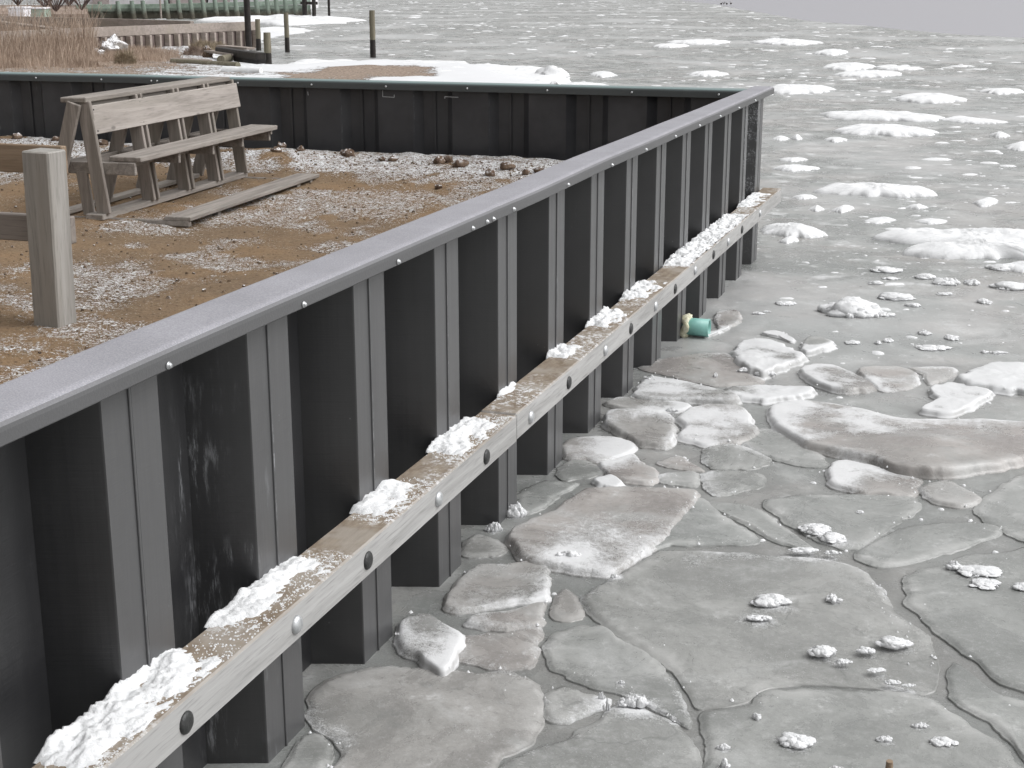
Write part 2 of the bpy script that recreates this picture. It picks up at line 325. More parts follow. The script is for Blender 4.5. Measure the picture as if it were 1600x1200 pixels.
# ------------------------------------------------------------------ blobs: floes and snow heaps from an outline
def smooth_outline(pts, n):
    P = [Vector((p[0], p[1])) for p in pts]; k = len(P); raw = []
    for i in range(k):
        a, b, c, d = P[i-1], P[i], P[(i+1) % k], P[(i+2) % k]
        for s_ in range(10):
            t = s_/10; raw.append(.5*((2*b)+(-a+c)*t+(2*a-5*b+4*c-d)*t*t+(-a+3*b-3*c+d)*t**3))
    L = [0]
    for i in range(len(raw)): L.append(L[-1]+(raw[(i+1) % len(raw)]-raw[i]).length)
    out = []; j = 0
    for q in range(n):
        s_ = L[-1]*q/n
        while L[j+1] < s_: j += 1
        f = (s_-L[j])/max(1e-9, L[j+1]-L[j]); out.append(raw[j].lerp(raw[(j+1) % len(raw)], f))
    return out
def blob(name, pts, h, z0, mat, n=90, rings=12, edge=.04, rough=.3, jag=.02, dome=0., seed=0, tint=None, frost=None, sink=.03, tilt=(0, 0), nscale=6., parent=None):
    """pts world xy outline; h thickness above z0; edge = width of the rounded rim (m); dome 0 flat .. 1 dome"""
    o2 = smooth_outline(pts, n); c = sum(o2, Vector((0, 0)))/n
    size = sum((p-c).length for p in o2)/n
    vs = []; fs = []; fr = []; bl_ = mat.name.startswith('snow')
    S = Vector((seed*7.31, seed*3.17, seed*1.7))
    def zfun(p, d, t):           # d distance from the edge
        e = min(1, d/edge); prof = (math.sqrt(max(0, 1-(1-e)**2)) if bl_ else e*e*(3-2*e))*.999
        dm = (1-dome)+dome*(1-(1-t)**2)
        nz_ = mn.fractal(Vector((p.x*nscale, p.y*nscale, 0))+S, .9, 2.1, 5)
        if bl_:
            v1 = mn.voronoi(Vector((p.x*nscale*.9, p.y*nscale*.9, seed*1.0)))[0][0]; v2 = mn.voronoi(Vector((p.x*nscale*2.6, p.y*nscale*2.6, seed*2.0)))[0][0]
            nz_ = nz_*.9+.25*(.4-v1)
        return z0+h*prof*dm*(1+rough*nz_)+(p.x-c.x)*tilt[0]*prof+(p.y-c.y)*tilt[1]*prof
    ins = [0, edge*.12, edge*.35, edge*.7, edge*1.1] if bl_ else [0, .004, .009, .014, .022, .035, .055]
    for r_ in range(len(ins)+rings+1):
        for k, p0 in enumerate(o2):
            d0 = (p0-c).length
            jn = jag*mn.fractal(Vector((p0.x/max(size, .02)*3, p0.y/max(size, .02)*3, 3.3))+S, .9, 2.2, 4)*size*4
            pj = p0+(p0-c)/max(d0, 1e-6)*jn; dj = d0
            if r_ == 0: p = pj; vs.append((p.x, p.y, z0-sink)); fr.append(0); continue
            if r_ <= len(ins): d = min(ins[r_-1], dj*.6*(r_-1)/len(ins)+1e-5)
            else:
                dl = min(ins[-1], dj*.6*(len(ins)-1)/len(ins)); d = dl+(dj-dl)*((r_-len(ins))/rings)
            t = d/max(dj, 1e-6); p = p0.lerp(c, t)+(pj-p0)*max(0., 1-t*2.2)**2
            vs.append((p.x, p.y, zfun(p, d, t))); fr.append(frost(p, d, k/n) if frost else 0)
    nr = len(ins)+rings+1
    for r_ in range(nr-1):
        for k in range(n): fs.append((r_*n+k, r_*n+(k+1) % n, (r_+1)*n+(k+1) % n, (r_+1)*n+k))
    ox, oy = c.x, c.y
    me = bpy.data.meshes.new(name); me.from_pydata([(v[0]-ox, v[1]-oy, v[2]-z0) for v in vs], [], fs)
    me.polygons.foreach_set('use_smooth', [True]*len(me.polygons))
    if mat.name == 'floe_ice':
        dd = [0, 0]; D_ = []
        for r_ in range(nr):
            D_ += [0 if r_ == 0 else (ins[r_-1] if r_ <= len(ins) else ins[-1]+(r_-len(ins))*size/rings)]*n
        a = me.attributes.new('rim', 'FLOAT', 'POINT'); a.data.foreach_set('value', [max(0, 1-abs(q-.03)/.06) for q in D_])
        a = me.attributes.new('line', 'FLOAT', 'POINT'); a.data.foreach_set('value', [max(0, 1-q/.014) for q in D_])
    if frost:
        a = me.attributes.new('frost', 'FLOAT', 'POINT'); a.data.foreach_set('value', fr)
    me.update(); o = link(name, me, mat, parent); o.location = (ox, oy, z0)
    if tint is not None: o['tint'] = float(tint)
    return o
def pxpoly(pts, z=0.): return [at(x, y, z).xy for x, y in pts]
def ell(cx, cy, rx, ry, k=9, seed=0, irr=.25):
    r_ = random.Random(seed); return [(cx+math.cos(2*math.pi*i/k)*rx*(1+r_.uniform(-irr, irr)), cy+math.sin(2*math.pi*i/k)*ry*(1+r_.uniform(-irr, irr))) for i in range(k)]

# ================================================================== SETTING
exec_order = None
# --- ice floes traced from the photo: (outline px, height, tint, frost amount, label)
FL = [
 ([(480,1080),(520,1050),(590,1032),(660,1035),(740,1040),(800,1045),(842,1060),(858,1085),(845,1110),(838,1150),(790,1178),(740,1222),(500,1225),(520,1190),(525,1165),(505,1140),(482,1122)], .03, .45, .16, 'broad mottled beige floe against the bulkhead foot, at the bottom of the picture'),
 ([(425,1222),(455,1165),(480,1140),(505,1145),(521,1166),(516,1190),(488,1222)], .02, .2, .12, 'small grey floe wedged between the nearest pile corner and the broad beige floe'),
 ([(618,962),(640,947),(665,942),(695,957),(728,975),(727,1000),(705,1033),(688,1042),(650,1015),(618,997)], .075, .45, .30, 'chunky upended block of ice with a white snowy lower corner beside a pile corner'),
 ([(716,990),(750,982),(800,978),(846,972),(842,1000),(838,1030),(790,1040),(730,1028),(706,1020)], .03, .65, .18, 'pinkish floe below the thin snow-rimmed slab near the bulkhead'),
 ([(728,966),(735,950),(770,945),(812,938),(852,928),(850,948),(845,966),(780,973)], .05, .7, .26, 'thin slab with a white snowy lower rim between two pinkish floes'),
 ([(690,938),(705,905),(735,875),(765,868),(800,868),(850,863),(863,888),(860,922),(835,929),(790,934),(735,944)], .055, .55, .24, 'squarish pinkish floe with a snow-capped upper right corner'),
 ([(858,950),(872,922),(886,916),(905,932),(915,955),(898,966),(868,964)], .018, .6, .05, 'small smooth beige floe between the squarish floe and the wide grey floe'),
 ([(787,830),(813,807),(850,790),(880,773),(913,757),(967,751),(1033,752),(1088,755),(1096,764),(1080,785),(1033,832),(990,866),(957,884),(913,884),(860,874),(815,860)], .07, .75, .27, 'largest raised floe, pinkish with a band of frost down its long right edge'),
 ([(880,681),(915,674),(960,674),(987,681),(995,692),(980,702),(947,712),(922,711),(880,705)], .05, .7, .28, 'pinkish floe with frosted back edge close to a pile corner'),
 ([(932,716),(960,709),(990,699),(1003,711),(1031,727),(1024,746),(980,745),(952,738)], .05, .8, .24, 'pinkish triangular floe tucked between the frosted floe and the largest raised floe'),
 ([(924,741),(938,737),(955,734),(970,740),(977,748),(960,754),(936,750)], .055, .2, .75, 'small snow-white cake of ice behind the largest raised floe'),
 ([(939,645),(950,633),(990,630),(1030,636),(1052,640),(1058,657),(1056,678),(1040,687),(1000,684),(965,668),(945,657)], .07, .5, .31, 'rounded floe with a frosted right side, left of a narrow dark crack'),
 ([(1057,644),(1074,632),(1110,626),(1165,631),(1182,655),(1190,666),(1165,679),(1110,686),(1077,680),(1058,670),(1066,656)], .07, .6, .42, 'snowy-topped pinkish floe right of the narrow dark crack'),
 ([(942,623),(965,613),(1000,614),(1035,617),(1080,625),(1072,633),(1015,638),(970,631)], .05, .4, .34, 'narrow frosted floe behind the rounded one, near the wall'),
 ([(990,598),(1015,579),(1045,583),(1075,588),(1115,600),(1155,615),(1150,623),(1090,621),(1015,619),(988,611)], .06, .4, .36, 'floe tapering to a snowy point on its right, near the wall'),
 ([(998,565),(1040,553),(1100,546),(1150,549),(1200,570),(1185,592),(1120,598),(1062,585),(1015,576)], .035, .75, .16, 'wide beige floe behind the one that tapers to a snowy point'),
 ([(1130,600),(1165,594),(1233,596),(1277,603),(1252,613),(1190,619),(1143,611)], .065, .3, .62, 'long thin snow-covered plate lying tilted above dark slush'),
 ([(1247,568),(1290,560),(1333,573),(1366,590),(1361,600),(1313,603),(1268,590)], .07, .55, .45, 'oval snowy floe with a beige lower lip'),
 ([(1337,571),(1390,567),(1436,577),(1428,597),(1385,603),(1368,596)], .05, .85, .32, 'pink floe with a snow ridge on its right, touching the oval snowy floe'),
 ([(1440,578),(1420,568),(1487,567),(1492,581),(1452,594)], .04, .8, .28, 'small pink floe left of the pure white snow-covered floe'),
 ([(1492,581),(1533,562),(1573,557),(1640,566),(1640,600),(1533,594),(1504,588)], .10, .1, .95, 'thick pure white snow-covered floe cut by the right edge of the picture'),
 ([(1450,598),(1490,590),(1548,602),(1545,616),(1513,632),(1488,640),(1436,634),(1460,617)], .065, .4, .60, 'two-lobed snowy floe below the pure white one'),
 ([(1193,632),(1210,617),(1260,613),(1333,624),(1400,640),(1493,642),(1570,646),(1650,655),(1650,690),(1567,718),(1433,732),(1350,707),(1287,693),(1247,680),(1212,657)], .085, .85, .33, 'great pinkish floe with a thick snow crust on its upper left'),
 ([(1153,684),(1175,670),(1200,664),(1247,683),(1288,707),(1290,725),(1233,719),(1180,703)], .03, .1, .2, 'grey diamond-shaped floe left of the great pinkish floe'),
 ([(1294,719),(1333,712),(1433,737),(1437,750),(1428,767),(1342,761),(1297,748)], .05, .7, .34, 'pinkish four-sided floe directly below the great pinkish floe'),
 ([(1434,756),(1475,741),(1512,755),(1537,771),(1516,782),(1467,778)], .05, .5, .28, 'small oval beige floe right of the pinkish four-sided floe'),
 ([(1545,768),(1600,737),(1670,740),(1670,855),(1600,840),(1552,820),(1522,792)], .022, .1, .06, 'smooth grey floe at the right edge, below the small oval beige floe'),
 ([(1094,703),(1110,689),(1152,688),(1202,706),(1192,724),(1140,727),(1105,724)], .03, .15, .24, 'frosted grey floe in the middle, above its near twin'),
 ([(1093,738),(1115,728),(1165,730),(1192,736),(1194,752),(1162,761),(1127,769),(1105,762)], .03, .15, .24, 'frosted grey floe just above the right tip of the largest raised floe'),
 ([(1026,717),(1060,705),(1080,716),(1101,729),(1067,727)], .035, .8, .2, 'small pink triangle of ice between the grey frosted floes and the wall floes'),
 ([(1025,736),(1055,731),(1090,732),(1090,753),(1052,751),(1027,746)], .03, .15, .22, 'little squarish grey floe touching the largest raised floe from behind'),
 ([(1190,777),(1283,767),(1380,767),(1430,772),(1434,792),(1392,821),(1333,853),(1283,842),(1225,808)], .025, .1, .10, 'flat grey floe that carries a crumbled snow ridge on its left side'),
 ([(1335,860),(1392,827),(1454,813),(1546,812),(1566,828),(1496,854),(1404,878),(1352,874)], .025, .1, .05, 'bare wedge-shaped grey floe pointing left, right of centre'),
 ([(1102,784),(1142,780),(1192,793),(1237,825),(1276,856),(1212,842),(1154,810)], .025, .1, .12, 'narrow dark grey floe slanting below the frosted grey floes'),
 ([(1045,800),(1092,772),(1140,806),(1188,843),(1120,848),(1052,848),(1010,850)], .02, .05, .10, 'dark grey triangular floe right of the largest raised floe'),
 ([(902,924),(926,908),(955,894),(1007,866),(1042,851),(1129,855),(1200,856),(1308,868),(1383,905),(1394,942),(1446,975),(1471,1008),(1462,1046),(1433,1066),(1350,1062),(1267,1060),(1196,1064),(1162,1087),(1100,1096),(1083,1094),(1072,1070),(1042,1031),(1013,1007),(967,981),(943,964),(917,943)], .045, .22, .10, 'widest floe of all, smooth grey with scattered snow lumps in the foreground'),
 ([(848,1013),(854,993),(882,973),(940,968),(965,986),(1011,1012),(1040,1040),(1064,1077),(1078,1104),(1078,1128),(1051,1116),(984,1083),(943,1072),(911,1062),(873,1046),(855,1036)], .03, .15, .13, 'grey floe with wavy pressure ridges, left of the widest floe'),
 ([(843,1080),(876,1059),(911,1068),(958,1082),(926,1100),(897,1112),(867,1117),(848,1104)], .045, .25, .2, 'small dark mottled floe ringed by dark slush'),
 ([(770,1222),(809,1173),(882,1141),(932,1120),(961,1096),(1031,1108),(1066,1131),(1089,1156),(1106,1190),(1112,1222)], .03, .2, .14, 'grey floe at the bottom centre with a snow ridge on its far edge'),
 ([(1112,1222),(1100,1180),(1095,1110),(1167,1094),(1200,1071),(1308,1067),(1442,1076),(1480,1100),(1550,1142),(1576,1179),(1598,1222)], .03, .15, .07, 'big bare grey floe at the bottom right with scattered snow crumbs'),
 ([(1412,908),(1420,886),(1500,864),(1580,852),(1670,850),(1670,1090),(1600,1068),(1548,1048),(1502,1005),(1450,967),(1417,935)], .04, .12, .07, 'large grey floe at the right edge behind a curving dark lead'),
 ([(1490,1030),(1545,1068),(1600,1088),(1670,1100),(1670,1222),(1612,1195),(1565,1140),(1487,1085)], .02, .1, .04, 'dull grey floe in the bottom right corner of the picture'),
 ([(722,845),(735,834),(752,831),(790,846),(784,862),(745,866),(720,862)], .02, .3, .06, 'little grey floe squeezed between the wall foot and the squarish floe'),
 ([(812,765),(845,748),(880,748),(905,752),(872,772),(850,790),(815,800),(806,785)], .02, .1, .08, 'dark wet floe between the wall foot and the largest raised floe'),
 ([(885,716),(915,714),(945,733),(920,742),(880,746),(868,735)], .02, .15, .08, 'dark grey floe behind the small snow-white cake of ice'),
 ([(1117,484),(1150,480),(1160,492),(1146,502),(1122,505)], .05, .75, .2, 'small beige floe beyond the green drain pipe'),
 ([(1100,516),(1118,511),(1138,504),(1139,507),(1120,515),(1104,520)], .05, .2, .6, 'thin white sliver of ice sticking up by the green drain pipe'),
 ([(1188,514),(1205,511),(1225,514),(1244,524),(1238,528),(1215,520)], .05, .4, .55, 'narrow curved white plate of ice beyond the green drain pipe'),
 ([(1145,540),(1160,524),(1200,520),(1243,537),(1262,553),(1222,567),(1190,577),(1150,556)], .09, .3, .75, 'rough hummock of broken snowy ice right of the green drain pipe'),
 ([(1250,529),(1268,518),(1303,525),(1301,535),(1258,546)], .07, .2, .85, 'small white cake right of the rough snowy hummock'),
]
FLW = [pxpoly(f[0], f[1]*.6) for f in FL]
SL = [
 (1203,933,62,28,.035,.045,'rounded snow lump on the widest floe, above a thin snow streak'),(1185,964,58,10,.014,.045,'thin snow streak on the widest floe, under a rounded lump'),(1302,932,26,20,.022,.045,'small crumbly snow lump right of the rounded lump on the widest floe'),
 (1284,1013,46,26,.035,.045,'squarish snow lump on the widest floe, left of the long one'),(1317,1032,32,12,.018,.045,'small oval snow lump touching the squarish one'),(1396,1000,62,24,.03,.045,'long snow lump near the right end of the widest floe'),(1352,1014,30,15,.022,.045,'low snow lump joining the left of the long one'),
 (1371,1045,34,10,.008,.045,'faint flat snow patch below the long snow lump'),(1394,1064,30,12,.018,.045,'snow lump at the lower rim of the widest floe'),(1420,1070,30,7,.01,.045,'thin snow trail along the lower rim of the widest floe'),
 (1275,822,52,26,.03,.02,'crumbled snow ridge on the flat grey floe, upper lump'),(1302,836,46,22,.03,.02,'crumbled snow ridge on the flat grey floe, lower lump'),(1344,799,13,7,.012,.02,'single snow crumb in the middle of the flat grey floe'),
 (1491,882,30,18,.035,.035,'snow knob on the large grey floe at the right edge'),(1532,888,70,24,.022,.035,'flat snow pile beside the snow knob near the right edge'),(1540,908,50,20,.015,.035,'thin snow crust below the flat snow pile near the right edge'),(1600,914,40,16,.02,.035,'snow lump cut by the right edge of the picture'),
 (1183,1118,16,16,.025,.025,'small snow peak near the left of the big bottom right floe'),(1243,1152,58,32,.028,.025,'feathery snow lump on the big bottom right floe'),(1130,1166,26,14,.02,.025,'snow lump at the left rim of the big bottom right floe'),(1132,1193,20,20,.035,.025,'snow knob at the bottom left of the big bottom right floe'),
 (1382,1153,32,14,.02,.025,'oval snow lump between two feathery ones at the bottom right'),(1473,1155,50,20,.018,.025,'feathery snow patch at the right of the big bottom right floe'),(1437,1132,34,12,.018,.025,'pointed snow lump above the feathery patch at the bottom right'),(1306,1200,28,9,.015,.025,'snow lump at the very bottom edge of the picture'),
 (990,1096,66,16,.04,.03,'snow ridge on the far edge of the bottom centre floe'),(948,1104,16,14,.045,.02,'pointed ice block left of the snow ridge at the bottom centre'),(940,1088,16,10,.03,.03,'small snow block on the rim of the dark mottled floe'),(1052,1122,12,9,.022,.03,'single snow crumb right of the bottom centre ridge'),(970,1066,15,6,.014,.03,'tiny snow lump on the floe with pressure ridges'),
 (1255,858,60,8,.014,.045,'thin snow ridge on the upper rim of the widest floe'),(1300,862,36,9,.018,.045,'snow crumbs at the end of the ridge on the widest floe'),(960,900,20,8,.02,.04,'small snow crumbs on the left tip of the widest floe'),
 (805,798,40,26,.07,.0,'ragged upright shard of snowy ice against the pile corner'),(772,824,34,18,.05,.0,'tilted white ice block at the foot of the bulkhead'),(885,866,60,12,.03,.06,'curled snow crust on the near rim of the largest raised floe'),
 (955,740,0,0,0,0,''),
 (1333,478,98,40,.12,.0,'tall rounded snow mound standing alone right of the drain pipe'),(1380,490,44,9,.03,.0,'low snow tail at the foot of the tall rounded mound'),(1400,462,62,15,.05,.0,'snow ridge behind the tall rounded mound'),(1426,476,24,8,.03,.0,'small snow lump right of the ridge behind the mound'),
 (1384,420,52,13,.045,.0,'knobbly snow lump of two humps, left of a chain of lumps'),(1368,441,24,8,.03,.0,'small lump below the knobbly two-humped lump'),(1392,434,30,6,.02,.0,'thin snow streak under the knobbly lump'),(1447,431,38,11,.04,.0,'first snow lump of the chain, at its left'),(1480,438,46,17,.06,.0,'biggest snow lump of the chain'),(1518,440,26,13,.045,.0,'last snow lump of the chain, at its right'),(1476,458,30,6,.02,.0,'thin snow streak below the chain of lumps'),
 (1580,445,62,18,.06,.0,'broad snow lump near the right edge, below the great white islands'),(1568,416,60,14,.05,.0,'wide snow lump near the right edge, against the great white islands'),(1538,470,26,11,.035,.0,'small peaked snow lump under the broad one at the right'),
 (1445,518,22,12,.03,.0,'small snow patch by the crack, left one of a pair'),(1487,524,26,16,.03,.0,'snow patch lying on the crack, right one of a pair'),(1458,541,58,11,.02,.0,'curved thin snow patch below the pair on the crack'),(1333,534,26,8,.02,.0,'low snow pat left of two small knobs'),(1372,535,12,7,.025,.0,'left one of two small snow knobs'),(1387,531,18,9,.03,.0,'right one of two small snow knobs'),(1538,549,14,6,.02,.0,'snow crumb above the pure white floe'),(1560,550,40,5,.015,.0,'thin streak of snow above the pure white floe'),
 (1227,472,34,11,.025,.0,'ragged snow patch between the wall and the tall rounded mound'),(1185,489,20,6,.02,.0,'small snow lump left of the ragged snow patch'),(1198,486,14,3,.01,.0,'tiny snow fleck beside the small lump near the drain pipe'),
 (1162,577,22,8,.025,.035,'small snow pat on the wide beige floe'),(1118,586,12,7,.03,.035,'snow knob on the wide beige floe near its left'),(1195,583,44,9,.04,.035,'snow cake at the foot of the rough hummock'),(1154,548,20,8,.04,.035,'snow knob left of the rough hummock'),(1003,566,26,9,.05,.0,'snow lump at a pile foot left of the wide beige floe'),(955,613,40,7,.05,.03,'flat white plate of snow at the back of the narrow frosted floe'),(1050,640,24,8,.03,.06,'snow lump on the right rim of the rounded floe'),
]
LUMPW = []
for (cx, cy, w_, h_, th, z0, lab) in SL:
    if lab:
        c_ = at(cx, cy+h_*.25, z0*.35); LUMPW.append((c_.x, c_.y, w_/2*(c_-CP).dot(Fw)/FPX*1.0))
# --- ice sheet: far part as one big sheet, near part a fine grid that sinks into dark slush between the floes
edge_px = [(1700, 63), (1600, 59), (1500, 54), (1400, 45), (1330, 38), (1260, 32), (1190, 20), (1130, 9), (1060, 0), (960, -8), (800, -16)]
def seg_dist(px, py, poly):
    d = np.full(px.shape, 1e9); ins = np.zeros(px.shape, bool); n = len(poly)
    for i in range(n):
        ax, ay = poly[i]; bx, by = poly[(i+1) % n]; dx, dy = bx-ax, by-ay
        t = np.clip(((px-ax)*dx+(py-ay)*dy)/(dx*dx+dy*dy+1e-12), 0, 1); d = np.minimum(d, np.hypot(px-ax-t*dx, py-ay-t*dy))
        c = ((ay > py) != (by > py)) & (px < (bx-ax)*(py-ay)/(by-ay+1e-12)+ax); ins ^= c
    return d, ins
def grid_mesh(name, xs, ys, zf, mat, attrs=None, mask=None):
    X, Y = np.meshgrid(xs, ys); Z = zf(X, Y) if callable(zf) else zf
    nx, ny = len(xs), len(ys); vs = np.stack([X.ravel(), Y.ravel(), Z.ravel()], 1)
    ii = (np.arange(ny-1)[:, None]*nx+np.arange(nx-1)[None]).ravel()
    if mask is not None: ii = ii[mask(X[:-1, :-1].ravel()+(xs[1]-xs[0])/2, Y[:-1, :-1].ravel()+(ys[1]-ys[0])/2)]
    F = np.stack([ii, ii+1, ii+nx+1, ii+nx], 1)
    me = bpy.data.meshes.new(name); me.from_pydata(vs.tolist(), [], F.tolist()); me.polygons.foreach_set('use_smooth', [True]*len(me.polygons))
    for k, v in (attrs or {}).items():
        a = me.attributes.new(k, 'FLOAT', 'POINT'); a.data.foreach_set('value', np.asarray(v, dtype=np.float32).ravel())
    me.update(); return link(name, me, mat)
def vnoise(X, Y, s, o=4, seed=0.):
    return np.array([mn.fractal(Vector((x*s, y*s, seed)), .9, 2.1, o) for x, y in zip(X.ravel(), Y.ravel())]).reshape(X.shape)
GX0, GX1, GY0, GY1 = -.3, 5.4, -8.6, .6
xs = np.arange(GX0, GX1+.001, .03); ys = np.arange(GY0, GY1+.001, .03)
GX1 = float(xs[-1]); GY1 = float(ys[-1]); X, Y = np.meshgrid(xs, ys); D = np.full(X.shape, 9.); ANY = np.zeros(X.shape, bool)
for poly in FLW:
    P_ = [(p.x, p.y) for p in smooth_outline(poly, 40)]
    bx0 = min(p[0] for p in P_)-.3; bx1 = max(p[0] for p in P_)+.3; by0 = min(p[1] for p in P_)-.3; by1 = max(p[1] for p in P_)+.3
    mk = (X > bx0) & (X < bx1) & (Y > by0) & (Y < by1)
    if not mk.any(): continue
    d, i_ = seg_dist(X[mk], Y[mk], P_); D[mk] = np.minimum(D[mk], d); ANY[mk] |= i_
gap = np.clip(1-D/.13, 0, 1)**1.2; gap[ANY] = 1
wallg = np.clip(1-np.clip(X-.0, 0, 9)/.22, 0, 1)*.8; gap = np.maximum(gap, wallg*(.6+.8*vnoise(X, Y, 3., 3, 5.)))
gap = np.clip(gap*(1+.5*vnoise(X, Y, 5., 3, 2.)), 0, 1)
Zi = -.003*gap+.0012*vnoise(X, Y, 4., 4, 9.)-.002
fade = np.clip(np.minimum.reduce([X-GX0, GX1-X, Y-GY0, GY1-Y])/.3, 0, 1); Zi = Zi*fade; gap = gap*fade
FRO = np.zeros(X.shape)
for (lx, ly, lr) in LUMPW:
    FRO = np.maximum(FRO, .32*np.exp(-(np.hypot(X-lx, Y-ly)/(lr*1.35))**2))
tag(grid_mesh('ice', xs, ys, Zi, M['ice'], {'gap': gap, 'frost': FRO}), kind='structure')
# far ice: polygon with the near rectangle cut out, triangulated as strips
mbf = MB(); z_ = 0.
def quad(a, b, c, d): mbf.add([(p[0], p[1], z_) for p in (a, b, c, d)], [(0, 1, 2, 3)])
quad((-60, -40), (GX1, -40), (GX1, GY0), (-60, GY0)); quad((GX1, -40), (60, -40), (60, GY1), (GX1, GY1)); quad((-60, GY0), (GX0, GY0), (GX0, GY1), (-60, GY1))
E_ = [at(x, y, 0) for x, y in edge_px]; E_ = [Vector((60, 22, 0)), Vector((20, 36, 0))]+E_+[Vector((-160, 420, 0)), Vector((-500, 900, 0))]
# refine the edge into a ragged line
ER = []
for a, b in zip(E_[:-1], E_[1:]):
    k = 24
    for i in range(k):
        p = a.lerp(b, i/k); sc_ = .02*(p-CP).length*.5; p = p+Vector((0, 1, 0))*sc_*mn.fractal(Vector((p.x*.15, p.y*.15, 4)), .8, 2.1, 4); ER.append(p)
ER.append(E_[-1])
base_l = [(p.x if p.y > 0 else p.x, p.y) for p in ER]
fan0 = [(60, GY1)]+[(GX1-(GX1+60)*t, GY1) for t in np.linspace(0, 1, 9)]
vsf = [(x, y, 0) for x, y in base_l]+[(-700, 900, 0), (-700, GY1, 0)]+[(x, y, 0) for x, y in fan0[::-1]]
import bmesh
bm = bmesh.new(); bv = [bm.verts.new(v) for v in vsf]; bm.faces.new(bv); bmesh.ops.triangulate(bm, faces=bm.faces[:])
for (vs_, fs_) in [(mbf.v, mbf.f)]:
    vv = [bm.verts.new(v) for v in vs_]
    for f in fs_: bm.faces.new([vv[i] for i in f])
bmesh.ops.recalc_face_normals(bm, faces=bm.faces[:])
for f in bm.faces:
    if f.normal.z < 0: f.normal_flip()
me = bpy.data.meshes.new('ice_far'); bm.to_mesh(me); bm.free()
a = me.attributes.new('far', 'FLOAT', 'POINT'); a.data.foreach_set('value', [1. if abs(v.co.y) > 2 or abs(v.co.x) > 20 else .58 for v in me.vertices])
tag(link('ice', me, M['ice']), kind='structure')
mw = MB(); mw.add([(-3000, -100, -.06), (3000, -100, -.06), (3000, 3000, -.06), (-3000, 3000, -.06)], [(0, 1, 2, 3)])
tag(mw.build('water', M['water']), kind='structure')
# --- floes
for i, (pts, h, tint, fr_, lab) in enumerate(FL):
    poly = FLW[i]; cx = sum(p[0] for p in poly)/len(poly); cy = sum(p[1] for p in poly)/len(poly)
    big = max((p-Vector((cx, cy))).length for p in poly)
    DR = (0, 0, 0)
    if 'largest raised' in lab and 'band' in lab: DR = (.75, -.65, .19)
    elif 'great pinkish' in lab: DR = (-.8, .6, .26)
    elif 'widest floe of all' in lab: DR = (-.2, 1., .10)
    elif fr_ > .2: DR = (math.cos(i*2.4), math.sin(i*2.4), .14)
    fr_ = fr_*.85 if DR[2] > .2 else fr_*.62 if DR[2] == .19 else fr_*.9
    def fro(p, d, k, fr_=fr_, DR=DR, i=i, cx=cx, cy=cy, big=big):
        nn = mn.fractal(Vector((p.x*2.2, p.y*2.2, i*3.1)), .8, 2.1, 4)
        rim = max(0, 1-d/.10)*.15*(.5+1.2*mn.noise(Vector((p.x*4, p.y*4, i*1.3))))
        lf = 0
        for (lx, ly, lr) in LUMPW:
            q = ((p.x-lx)**2+(p.y-ly)**2)/(lr*lr*1.9)
            if q < 4: lf = max(lf, .30*math.exp(-q))
        g = ((p.x-cx)*DR[0]+(p.y-cy)*DR[1])/big
        return fr_*(1+.8*nn)+rim*(1 if fr_ > .08 else .35)+lf+DR[2]*g*(1+.6*nn)
    tl = (random.uniform(-.03, .03), random.uniform(-.03, .04)) if h > .04 and big < .8 else (0, 0)
    h = .006+h*.04 if h < .046 else h*.26 if h < .06 else h*.36
    sm_ = fr_ > .5
    o = blob('ice_floe', poly, h, 0., M['floe'], n=240 if big > .5 else 110, rings=30 if big > .5 else 14, edge=min(.03 if h < .012 else .014+.5*h, big*.2), rough=.3 if sm_ else .25, jag=.04 if sm_ else .016 if big > .5 else .022, seed=i+1, tint=tint, frost=fro, sink=.05, tilt=tl, nscale=5. if sm_ else 3.)
    tag(o, lab, 'ice floe', 'ice floes beside the bulkhead')
